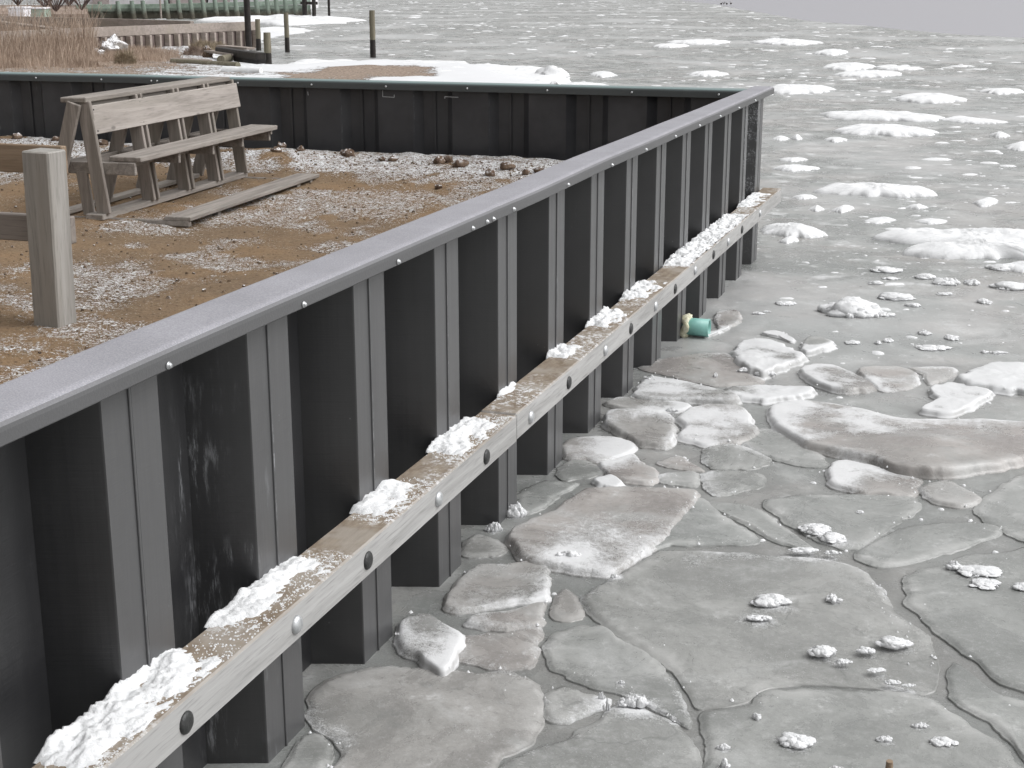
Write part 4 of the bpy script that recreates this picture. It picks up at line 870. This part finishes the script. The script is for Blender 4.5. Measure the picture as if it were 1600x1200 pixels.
# ================================================================== DRAIN PIPE
pp = empty('drain_pipe', (.0, -2.62, .05), 'short green plastic drain pipe poking out of the wall foot with yellow foam round it', 'pipe')
yp = at(1090, 525, 0.0).y
pp.location = (0, yp, .052); r0, r1 = .051, .045; n = 32; m = MB(); vs = []; prof = [(r0, -.05), (r0, .155), (r1, .155), (r1, -.05)]
for (rr, x) in prof: vs += [(x, math.cos(2*math.pi*k/n)*rr, math.sin(2*math.pi*k/n)*rr) for k in range(n)]
m.add(vs, [(i*n+k, i*n+(k+1) % n, ((i+1) % 4)*n+(k+1) % n, ((i+1) % 4)*n+k) for i in range(4) for k in range(n)], True)
m.build('pipe_body', M['pipe'], pp)
m = MB(); vs = []; n = 30; k_ = 12
for i in range(n):
    a = 2*math.pi*i/n; cr = Vector((.018, math.cos(a)*.052, math.sin(a)*.052))
    for j in range(k_):
        b = 2*math.pi*j/k_; d = Vector((math.sin(b), math.cos(a)*math.cos(b), math.sin(a)*math.cos(b))); p = cr+d*.02
        p += d*.022*mn.fractal(p*28, .8, 2.2, 4); vs.append(p)
m.add(vs, [(i*k_+j, ((i+1) % n)*k_+j, ((i+1) % n)*k_+(j+1) % k_, i*k_+(j+1) % k_) for i in range(n) for j in range(k_)], True)
m.build('foam_collar', M['foam'], pp)
# ================================================================== BENCH
BX, BY, BT = -3.464, -2.957, -.078
def bp(u, w_, z): return Vector((u*math.sin(BT)*-1*-1+w_*math.cos(BT), u*math.cos(BT)-w_*math.sin(BT), z))
bench = empty('bench', (BX, BY, .63), 'weathered grey wooden A-frame bench with pale plank back, narrow seat and footboard', 'bench', rz=-BT)
# local frame: y along the length (u), x towards the front (w); z relative to the ground
Z0 = .63
def bl(name, a, b, bev=.004, mat='bench', jit=.002, shear=None):
    m = MB(); m.box((a[0], a[1], a[2]-Z0), (b[0], b[1], b[2]-Z0), None, jit, bev); return m.build(name, M[mat], bench)
def bbeam(name, p, q, w_, h_, mat='benchleg', up=(0, 1, 0)):
    m = MB(); m.beam((p[0], p[1], p[2]-Z0), (q[0], q[1], q[2]-Z0), w_, h_, up, .004, .001); return m.build(name, M[mat], bench)
TB = .028
bl('top_board', (-.02, .03, 1.325-TB), (.142, 1.955, 1.325))
# back board slanted: top edge (.153,1.275) bottom (.178,1.115)
m = MB(); m.beam((.158, .048, 1.196-Z0), (.166, 2.005, 1.196-Z0), .165, .026, (1, 0, .15), .004, .001); backo = m.build('backrest', M['benchpale'], bench)
for u in (.075, .62, 1.11, 1.55, 1.98):
    for zz in (1.255, 1.135):
        m = MB(); x = .158+.013+.008*(1 if zz < 1.2 else 0)*0; t_ = (1.196-zz)*.15; m.tube((x-.004+t_, u, zz-Z0), (x+.0025+t_, u, zz-Z0), .0055, .005, 8); m.build('nail', M['black'], backo)
bl('seat', (.228, .09, .988-TB), (.431, 2.075, .988))
bl('footboard', (.566, .07, .655-.024), (.73, 2.08, .655))
for u in (.09, 1.96): bl('footboard_bearer', (-.05 if u < 1 else .15, u-.02, .600), (.72, u+.018, .632))
m = MB(); m.box((.66, .50, -.08), (.70, .54, 0.0)); m.box((.66, 1.72, -.08), (.71, 1.78, .0)); m.build('footboard_block', M['bench'], bench)
bl('ground_rail', (.10, .0, .628), (.215, 2.02, .662)); bl('ground_rail', (-.17, .02, .628), (-.10, 1.9, .655))
legu = [.055, .60, .66, 1.08, 1.14, 1.52, 1.58, 1.97]
for u in legu:
    bbeam('front_leg', (.115, u, 1.30), (.195, u, .655), .085, .026, up=(0, 1, 0))
for u in (.02, .64, 1.12, 1.55, 1.93):
    bbeam('rear_leg', (.075, u, 1.295), (-.135, u, .645), .085, .026, up=(0, 1, 0))
bbeam('rear_leg', (.05, .085, .90), (.08, .085, .645), .07, .026)
bl('seat_support', (-.10, .075, .885), (.40, .10, .955)); bl('seat_support', (-.10, 1.99, .885), (.40, 2.015, .958)); bl('seat_support', (.0, .625, .89), (.40, .65, .957)); bl('seat_support', (.0, 1.10, .89), (.40, 1.125, .957)); bl('seat_support', (.0, 1.545, .89), (.40, 1.57, .957))
bl('side_rail', (.205, .10, .895), (.228, 1.98, .952)); bl('side_rail', (-.10, .06, .88), (-.078, 1.95, .95)); bl('side_rail', (-.03, .1, .90), (-.012, 1.95, .955))
bl('top_brace', (.0, .06, 1.262), (.10, .085, 1.297)); bl('top_brace', (.0, 1.9, 1.262), (.10, 1.925, 1.297)); bl('top_rail', (.09, .075, 1.235), (.112, 1.95, 1.296), mat='bench')
bl('seat_bracket', (.39, 1.995, .93), (.415, 2.02, .965)); 
# ================================================================== LEFT RAIL FENCE
pL = at(62, 508, .63); fence = empty('rail_fence', (pL.x+.033, pL.y+.06, .63), 'stout grey square post holding a fresh orange top board and a grey lower board', 'fence')
m = MB(); m.box((-.062, -.062, -.15), (.062, .062, .70), Matrix.Rotation(R(1.2), 4, 'Y'), .001, .006); m.build('post', M['post'], fence)
def rail(z0, z1, mat, x1, j=.001, nm='rail'):
    m = MB(); m.box((-2.4, .064, z0), (x1, .102, z1), None, j, .004); return m.build(nm, M[mat], fence)
FENCE = dict(a=rail(.595, .708, 'newwood', .05, nm='top_board')); rail(.315, .425, 'greywood', .062, nm='lower_board')
m = MB(); m.box((-2.3, -.02, -.1), (-2.2, .064, .7), None, .001, .005); m.build('post', M['post'], fence)
# ================================================================== BEYOND THE FAR WALL
# shore land: low snowy/marshy sheet
sx = np.arange(-42, -3.8, .25); sy = np.arange(.25, 44, .25); X, Y = np.meshgrid(sx, sy)
# land/ice boundary follows the photo: right shore edge
land = [at(x, y, .02).xy for x, y in [(1010, 139), (960, 137), (905, 131), (880, 122), (868, 110), (800, 104), (700, 99), (620, 96), (560, 97), (500, 99), (455, 100), (428, 104), (405, 84), (385, 76), (372, 71)]]
poly = [(-3.5, .25)]+[(p.x, p.y) for p in land]+[(-24, 40), (-42, 44), (-60, 60), (-60, .25)]
d, ins = seg_dist(X, Y, poly); sd_ = np.where(ins, d, -d)+.25*vnoise(X, Y, .6, 3, 3.)
Zs = np.clip(sd_*.10, -.1, .16)+np.where(sd_ > 0, .03*vnoise(X, Y, 1.5, 4, 6.), 0)
sn = np.full(X.shape, .30)
vx = X-CP.x; vy = Y-CP.y; dep = vx*Fw.x+vy*Fw.y+(.05-CP.z)*Fw.z
PX = 800+FPX*(vx*R2.x+vy*R2.y+(.05-CP.z)*R2.z)/dep; PY = 600-FPX*(vx*U2.x+vy*U2.y+(.05-CP.z)*U2.z)/dep
brown = at(600, 112, .1); 
def wsp(cx, cy, rx, ry, s):
    c = at(cx, cy, .1); ex = (at(cx+rx, cy, .1)-at(cx-rx, cy, .1)).length/2; ey = (at(cx, cy-ry, .1)-at(cx, cy+ry, .1)).length/2
    dd = (c-CP).xy.normalized(); u = (X-c.x)*dd.y-(Y-c.y)*dd.x; v = (X-c.x)*dd.x+(Y-c.y)*dd.y
    return s*np.exp(-(u/ex)**4-(v/ey)**4)
sn -= wsp(590, 113, 95, 7, .34)+wsp(520, 124, 70, 7, .30)+wsp(640, 122, 50, 3, .25)+wsp(420, 118, 60, 4, .10)
sn -= wsp(60, 90, 260, 34, .26)
tag(grid_mesh('shore', sx, sy, Zs, M['shore'], {'snow': sn}), kind='structure')
def gz(x, y): return .12
# reeds
mb = MB()
def blade(x, y, z, h, lean, w_):
    a = random.uniform(0, 6.28); dx, dy = math.cos(a)*lean*h, math.sin(a)*lean*h; t = random.uniform(0, 3.14); wx, wy = math.cos(YAW)*w_, math.sin(YAW)*w_
    mb.add([(x-wx, y-wy, z), (x+wx, y+wy, z), (x+dx*.4+wx*.8, y+dy*.4+wy*.8, z+h*.6), (x+dx*.4-wx*.8, y+dy*.4-wy*.8, z+h*.6), (x+dx, y+dy, z+h)], [(0, 1, 2, 3), (3, 2, 4)])
    if random.random() < .3 and h > .4:
        mb.add([(x+dx-wx*1.6, y+dy, z+h-.10), (x+dx+wx*1.6, y+dy, z+h-.10), (x+dx*1.1, y+dy*1.1, z+h+.06)], [(0, 1, 2)])
n_ = 0
while n_ < 44000:
    px_ = random.uniform(-60, 285); py_ = random.triangular(56, 116, 96); 
    if px_ > 150 and py_ < 76+(px_-150)*.08: continue
    if px_ > 230 and random.random() < (px_-230)/60: continue
    p = at(px_, py_, .1); nn_ = mn.fractal(Vector((p.x*.5, p.y*.35, 2)), .8, 2.1, 3)
    tall = .27 if px_ > 150 else .46+.3*nn_
    if px_ <= 150 and random.random() < .06: tall = 1.25
    if py_ > 100: tall *= .6
    blade(p.x, p.y, .05, tall*random.uniform(.35, 1.1), random.uniform(.05, .5), random.uniform(.003, .009)); n_ += 1
tag(mb.build('reeds', M['reed']), 'thick stand of dry tan reeds and marsh grass behind the far wall', 'reeds', kind='stuff')
# straw clumps, boulders
for i, (px_, py_, rx, rz, mat, lab, cat, nm) in enumerate([(175, 88, .38, .26, 'greyrock', 'grey boulder with snow on top among the reeds', 'boulder', 'boulder'), (13, 92, .24, .16, 'greyrock', 'small snow-dusted boulder at the left among the reeds', 'boulder', 'boulder'), (147, 94, .26, .2, 'greyrock', 'dark low boulder left of the snow-topped one', 'boulder', 'boulder'),
   (196, 104, .24, .24, 'straw', 'rounded yellow tussock of grass near the far wall', 'grass tussock', 'grass_tussock'), (140, 108, .26, .16, 'reed', 'low tan tussock left of the yellow one', 'grass tussock', 'grass_tussock'),
   (318, 80, .42, .22, 'straw', 'straw-coloured tangled clump before the wooden bulkhead', 'grass tussock', 'grass_tussock'), (340, 79, .26, .18, 'straw', 'smaller straw clump right of the tangled one', 'grass tussock', 'grass_tussock'), (306, 90, .34, .2, 'marsh', 'pale matted clump below the tangled straw one', 'grass tussock', 'grass_tussock'), (325, 92, .2, .2, 'rock', 'reddish brown clump of roots beside the matted one', 'root clump', 'root_clump'), (262, 72, .5, .12, 'straw', 'flat straw-coloured tussock at the foot of the wooden bulkhead', 'grass tussock', 'grass_tussock')]):
    p = at(px_, py_, .1)
    if nm == 'grass_tussock':
        keep = mb; mb = MB()
        for _ in range(700):
            a_ = random.uniform(0, 6.28); q = random.random()**.5; blade(math.cos(a_)*q*rx, math.sin(a_)*q*rx*.6, -.05, rz*1.7*(1-.55*q*q)*random.uniform(.6, 1.1), random.uniform(.1, .7), random.uniform(.006, .014))
        o = mb.build('grass_tussock', M[mat], None); o.location = (p.x, p.y, .12); tag(o, lab, cat); mb = keep
    else: rock(nm, p.x, p.y, .12+rz*.4, rx, rx*.6, rz, M[mat], i+30, lab, cat, None, 22, .6)
# snow-covered blocks on the shore
for i, (px_, py_, rx, ry, rz, lab) in enumerate([(862, 122, .26, .35, .17, 'snow-covered block at the right end of the snowy shore'), (868, 137, .10, .3, .09, 'small dark stone with snow behind the far wall cap'), (845, 133, .35, .3, .07, 'low snow-covered stone beside the small dark one'), (812, 115, .16, .2, .08, 'low snow hump half way along the snowy shore')]):
    p = at(px_, py_, .05); rock('shore_stone', p.x, p.y, .04+rz*.3, rx, ry, rz, M['snow'] if i != 1 else M['greyrock'], i+50, lab, 'stone', None, 20, .4)
for i, (pts, th, lab) in enumerate([([(430,108),(455,99),(520,97),(560,96),(560,103),(500,106),(455,108)], .12, 'long snow drift along the left of the shore'), ([(540,103),(600,96),(680,98),(760,103),(850,108),(880,116),(880,126),(800,130),(700,127),(660,116),(600,106)], .12, 'wide bright snow drift covering the right of the shore'), ([(330,117),(380,108),(440,110),(500,112),(460,118),(400,121)], .05, 'snow drift around the fallen white log')]):
    o = blob('snow_drift', pxpoly(pts, .06), th, .02, M['snow'], n=90, rings=10, edge=.5, rough=.6, jag=.04, dome=.2, seed=200+i, nscale=1.5, sink=.1); tag(o, lab, 'snow drift')
# fallen timbers and logs
def seg(name, x0, y0, x1, y1, z, w_, h_, mat, lab, cat, round_=False):
    a = at(x0, y0, z); b = at(x1, y1, z); m = MB()
    if round_: m.tube(a, b, w_, w_*.92, 16, True, .15, 8)
    else: m.beam(a, b, w_, h_, (0, 0, 1), .01, .008)
    return tag(m.build(name, M[mat], None), lab, cat)
seg('fallen_log', 349, 111, 408, 112, .18, .10, 0, 'snow', 'thick snow-white log lying behind the far wall', 'log', True)
seg('dock_beam', 343, 79, 408, 88, .32, .22, .16, 'darkpile', 'dark heavy dock beam leaning to the cut piling', 'beam')
seg('dock_beam', 372, 88, 408, 92, .25, .22, .22, 'darkpile', 'dark squared dock beam under the heavy leaning one', 'beam')
seg('fallen_plank', 344, 72, 392, 76, .40, .22, .05, 'farwood', 'grey wide plank on top of the broken dock', 'plank')
seg('fallen_plank', 328, 80, 372, 86, .28, .30, .06, 'farwood', 'pale grey plank sloping to the round log end', 'plank')
seg('fallen_log', 345, 93, 375, 87, .22, .09, 0, 'pile', 'round brown log with its sawn end facing the ice', 'log', True)
seg('fallen_log', 270, 98, 372, 103, .16, .09, 0, 'pile', 'long dark log half buried in snow beside the reeds', 'log', True)
seg('fallen_log', 268, 94, 330, 96, .2, .05, 0, 'farwood', 'thin grey log above the half buried one', 'log', True)
# pilings
def piling(px0, px1, ybase, ytop, lab, mat='pile', two=False, zb=-.3, lean=0, yref=None):
    b = at((px0+px1)/2, ybase, 0.0); dep = (b-CP).dot(Fw); r_ = (px1-px0)/2*dep/FPX; top = (ybase-ytop)*dep/FPX/math.cos(PITCH)*1.0
    o = empty('piling', (b.x, b.y, 0), lab, 'piling', 'pilings standing in the ice')
    m = MB(); m.tube((0, 0, zb), (0, 0, top*.38), r_, r_*.98, 16, False, .08, 5); m.build('wet_base', M['darkpile'], o)
    m = MB(); m.tube((0, 0, top*.38), (lean, 0, top), r_*.98, r_*.95, 16, True, .08, 8); m.build('shaft', M[mat], o)
    return o
piling(578.5, 587.5, 90, 21, 'lone grey piling standing farthest right in the ice'); piling(445.5, 453, 82, 24, 'slim grey piling left of the lone one')
piling(384, 394, 77, -25, 'tall black pole rising out of the top of the picture', 'darkpile'); piling(400.5, 408.5, 79, 33, 'short greenish piling right of the tall black pole'); piling(413.5, 425, 102, 54, 'thick brown cut piling at the end of the broken dock')
piling(512.5, 516.5, 28, -12, 'thin dark distant pole right of the green pier', 'darkpile'); piling(488, 494.5, 31, -6, 'dark piling at the outer end of the green pier', 'darkpile')
# grey wooden bulkheads: rails and board walls
def bulkhead(pts, ztop, zbot, lab, railh=.16, nb=8, mat='farboard', post=True, t=.12):
    # pts: list of (px x, px y of rail top)
    W = [at(x, y, ztop) for x, y in pts]; o = empty('wooden_bulkhead', (W[0].x, W[0].y, 0), lab, 'sea wall')
    off = Vector((W[0].x, W[0].y, 0))
    for a, b in zip(W[:-1], W[1:]):
        m = MB(); a2 = a-off; b2 = b-off; m.beam(a2-Vector((0, 0, railh/2)), b2-Vector((0, 0, railh/2)), t, railh, (0, 0, 1), .005, .003); m.build('top_rail', M['farwood'], o)
        m = MB(); d = (b2-a2); m.beam(Vector((a2.x, a2.y, (zbot+ztop-railh)/2)), Vector((b2.x, b2.y, (zbot+ztop-railh)/2)), .04, ztop-railh-zbot-.004, (0, 0, 1), 0); 
        m.build('board_wall', M[mat], o)
        L = d.length; k = min(48, max(2, int(L/.36))); nrm = Vector((d.y, -d.x, 0)).normalized(); 
        if nrm.y > 0: nrm = -nrm
        for i in range(k+1):
            p = a2.lerp(b2, (i+.3)/(k+.6))+nrm*.10; m = MB()
            m.box((p.x-.075, p.y-.05, zbot), (p.x+.075, p.y+.05, ztop-railh-.01), None, .004, .006); m.build('post', M['farwood'], o)
    return o
bulkhead([(-30, 50.5), (160, 42), (398, 33.5)], .75, -.1, 'grey wooden bulkhead with a pale top rail running to the ice behind the reeds', .25)
bulkhead([(-30, 24), (210, 30), (300, 33)], .80, -.05, 'farther grey wooden bulkhead behind the reeds at the left', .24)
seg('fallen_plank', -20, 32, 92, 45.5, .7, .25, .06, 'farwood', 'long pale plank slanting between the two grey bulkheads', 'plank')
# green pier wall with leaning pilings
gp = [(120, 30, .72), (268, 29, .74), (404, 28.5, .84), (486, 28, .92)]
GP = [at(x, y, 0) for x, y, _ in gp]; g0 = Vector((GP[0].x, GP[0].y, 0))
pier = empty('green_pier', g0, 'weathered pale green timber pier wall with many leaning piles and dark stained boards', 'pier')
for (a, b, (xa, ya, za), (xb, yb, zb_)) in zip(GP[:-1], GP[1:], gp[:-1], gp[1:]):
    m = MB(); a2, b2 = a-g0, b-g0; m.beam(a2+Vector((0, 0, za-.12)), b2+Vector((0, 0, zb_-.12)), .3, .22, (0, 0, 1), .01); m.build('cap_beam', M['greenwood'], pier)
    m = MB(); m.beam(a2+Vector((0, 0, za/2-.2)), b2+Vector((0, 0, zb_/2-.2)), .10, za-.06, (0, 0, 1), 0); m.build('board_wall', M['piergreen'], pier)
    m = MB(); nv = Vector((0, -.12, 0)); m.beam(a2+nv+Vector((0, 0, za*.62)), b2+nv+Vector((0, 0, zb_*.6)), .1, .16, (0, 0, 1), .005); m.build('waler', M['piergreen'], pier)
for x in (161, 189, 211, 228, 264, 283, 302, 321, 340, 356, 372, 404, 421, 435, 449, 464, 479):
    t = (x-120)/(486-120); b = at(x, 29.5, 0)-g0; h = .80+.24*t; m = MB(); m.tube(b+Vector((.25, -.42, -.2)), b+Vector((-.02, -.16, h)), .13, .11, 10, True, .1, 4); m.build('pile', M['piergreen'], pier)
m = MB(); b = at(481, 30, 0)-g0; m.tube(b+Vector((0, -.3, -.2)), b+Vector((0, -.3, 1.1)), .13, .12, 10); m.beam(b+Vector((-.2, -.3, .78)), b+Vector((.7, -.3, .78)), .12, .14); m.build('end_frame', M['darkpile'], pier)
o = blob('snow_drift', pxpoly([(300, 33), (360, 29), (400, 28.5), (480, 28), (520, 30), (560, 33), (500, 38), (430, 40), (395, 37)], 0.), .18, -.01, M['snow'], n=100, rings=8, edge=1.2, rough=.9, jag=.05, dome=.2, seed=300, nscale=.8); tag(o, 'snow drift piled at the foot of the green pier', 'snow drift')
o = blob('snow_drift', pxpoly([(395, 46), (430, 43), (480, 45), (470, 52), (420, 52)], 0.), .06, -.01, M['snow'], n=60, rings=8, edge=.8, rough=.8, jag=.06, dome=.2, seed=301, nscale=.8); tag(o, 'thin patch of snow left of the slim grey piling', 'snow drift')
# pole
b = at(252, 30, 0); dep = (b-CP).dot(Fw); m = MB(); m.tube(Vector((0, 0, 0)), Vector((0, 0, 3)), .05, .045, 10); o = m.build('thin_pole', M['farwood'], None); o.location = b; tag(o, 'thin pale pole standing before the green pier and white building', 'pole')
# buildings behind the pier
def house(px0, px1, dist_y, zb, zt, depth_, mats, lab, roofh, nwin=3):
    a = at(px0, dist_y, zb); b = at(px1, dist_y, zb); d = (b-a); L = d.length; u = d.normalized(); v = Vector((-u.y, u.x, 0))
    if v.y < 0: v = -v
    o = empty('house', a, lab, 'house'); o.rotation_euler = (0, 0, math.atan2(u.y, u.x))
    m = MB(); m.box((0, 0, 0), (L, depth_, zt-zb)); m.build('wall', M[mats], o)
    rf = MB(); H = zt-zb; rf.add([(-.3, -.4, H+.003), (L+.3, -.4, H+.003), (L+.3, depth_+.4, H+.003), (-.3, depth_+.4, H+.003), (-.3, depth_/2, H+roofh), (L+.3, depth_/2, H+roofh)], [(0, 1, 5, 4), (2, 3, 4, 5), (0, 4, 3), (1, 2, 5), (3, 2, 1, 0)]); rf.build('roof', M['roof'], o)
    for i in range(nwin):
        x = L*(i+.7)/(nwin+.4); m = MB(); m.box((x-.45, -.05, 1.0), (x+.45, -.002, 2.1)); wf = m.build('window', M['white'], o)
        m = MB(); m.box((x-.38, -.06, 1.07), (x+.38, -.052, 2.03)); m.build('pane', M['darkpile'], wf)
    m = MB(); m.box((L*.06, -.05, .02), (L*.06+.9, -.002, 2.05)); m.build('door', M['beige'], o)
    return o
house(139, 262, 15.5, .3, 3.6, 6, 'white', 'white-walled house behind the green pier, left of the beige one', 1.8)
house(266, 322, 15.5, .3, 3.4, 6, 'beige', 'low beige house behind the green pier, between two white ones', 1.6, 1)
house(326, 470, 15.5, .3, 3.6, 6, 'white', 'long white house behind the right part of the green pier', 1.8, 4)
# pale boxes at the left
for i, (x0, x1, y0, y1, lab) in enumerate([(13, 38, 23, 11, 'white low storage box left of a matching one behind the grey bulkhead'), (48, 70, 22, 12, 'pale green-white low box right of the white one behind the grey bulkhead')]):
    a = at(x0, y0, .55); b = at(x1, y0, .55); d = b-a; dep = (a-CP).dot(Fw); o = empty('storage_box', a, lab, 'box'); o.rotation_euler = (0, 0, math.atan2(d.y, d.x)); h = (y0-y1)*dep/FPX
    m = MB(); m.box((0, 0, -.4), (d.length, .8, h*.75), None, 0, .02); m.build('box_body', M['white'] if i == 0 else M['greenwood'], o); m = MB(); m.box((-.04, -.04, h*.75+.003), (d.length+.04, .84, h), None, 0, .02); m.build('lid', M['white'], o)
# raised bank behind the grey bulkheads
bk = [at(-80, 22, .5).xy, at(136, 22, .5).xy, at(136, 8, .5).xy, at(-80, 8, .5).xy]
m = MB(); m.add([(p.x, p.y, .5) for p in bk]+[(p.x, p.y, -.2) for p in bk], [(0, 1, 2, 3), (0, 4, 5, 1), (1, 5, 6, 2), (2, 6, 7, 3), (3, 7, 4, 0)]); tag(m.build('terrain', M['marsh'], None), kind='structure')
# bare brush behind
def bush(px_, dist_y, w_, h_, lab, seed):
    r_ = random.Random(seed); b = at(px_, dist_y, .5); o = empty('bare_bush', b, lab, 'bush', 'bare brush behind the bulkheads')
    m = MB()
    for _ in range(16):
        a = r_.uniform(0, 6.28); q = Vector((math.cos(a)*w_*.4, math.sin(a)*w_*.3, h_*r_.uniform(.5, 1))); m.tube((0, 0, 0), q, .03, .01, 5, False, 0, 2)
    m.build('stems', M['brush'], o); m = MB()
    for _ in range(1500):
        a = r_.uniform(0, 6.28); q = r_.random()**.5; z = r_.random(); p = Vector((math.cos(a)*w_*q*.55, math.sin(a)*w_*q*.4, h_*(z*.95+.05))); s = r_.uniform(.03, .11)
        d = Vector((r_.uniform(-1, 1), r_.uniform(-1, 1), r_.uniform(.2, 1.5))).normalized()*s*2; e = Vector((r_.uniform(-1, 1), r_.uniform(-1, 1), 0))*.012
        m.add([p, p+e, p+d], [(0, 1, 2)]); 
    m.build('twigs', M['brush'], o)
for i, (x, yy) in enumerate([(-20, 14), (28, 9), (70, 12), (108, 10), (128, 16), (88, 18)]):
    bush(x, yy, 2.6, 1.7, ['bare brown bush at the far left edge', 'bare bush behind the white box', 'bare bush behind the pale green-white box', 'dense bare bush left of the white house', 'low bare bush at the corner of the white house', 'scraggly bare bush right of the boxes'][i], i+5)
# ducks at the ice edge
for i, (x, y) in enumerate([(1127, 7.5), (1131, 7), (1135.5, 7.5), (1142, 7)]):
    p = at(x, y, 0); m = MB()
    vs = []; fs = []; n = 10
    prof = [(-.24, .01, .16), (-.16, .06, .13), (-.04, .11, .12), (.08, .10, .13), (.15, .06, .18), (.17, .045, .26), (.20, .05, .31), (.25, .035, .31), (.32, .012, .30)]
    for (xx, rr, zz) in prof: vs += [(xx, math.cos(2*math.pi*k/n)*rr, zz+math.sin(2*math.pi*k/n)*rr) for k in range(n)]
    fs = [(a*n+k, a*n+(k+1) % n, (a+1)*n+(k+1) % n, (a+1)*n+k) for a in range(len(prof)-1) for k in range(n)]+[tuple(range(n))[::-1], tuple(range((len(prof)-1)*n, len(prof)*n))]
    m.add(vs, fs, True); m.tube((.0, .03, 0), (0, .03, .06), .012, .012, 6); m.tube((.0, -.03, 0), (0, -.03, .06), .012, .012, 6)
    o = m.build('duck', M['duck'], None); o.location = p; o.rotation_euler = (0, 0, i*1.3); o.scale = (.42, .42, .6); tag(o, 'tiny dark duck standing in a row of four at the distant ice edge', 'duck', 'ducks at the ice edge')
# brown stick in the ice at the bottom
p = at(1390, 1194, .03); m = MB(); m.tube((0, 0, -.05), (.0, -.006, .012), .010, .009, 8, True, .2, 3); o = m.build('wooden_stub', M['newwood'], None); o.location = p; tag(o, 'small brown wooden stub poking from the ice at the bottom edge', 'stick')
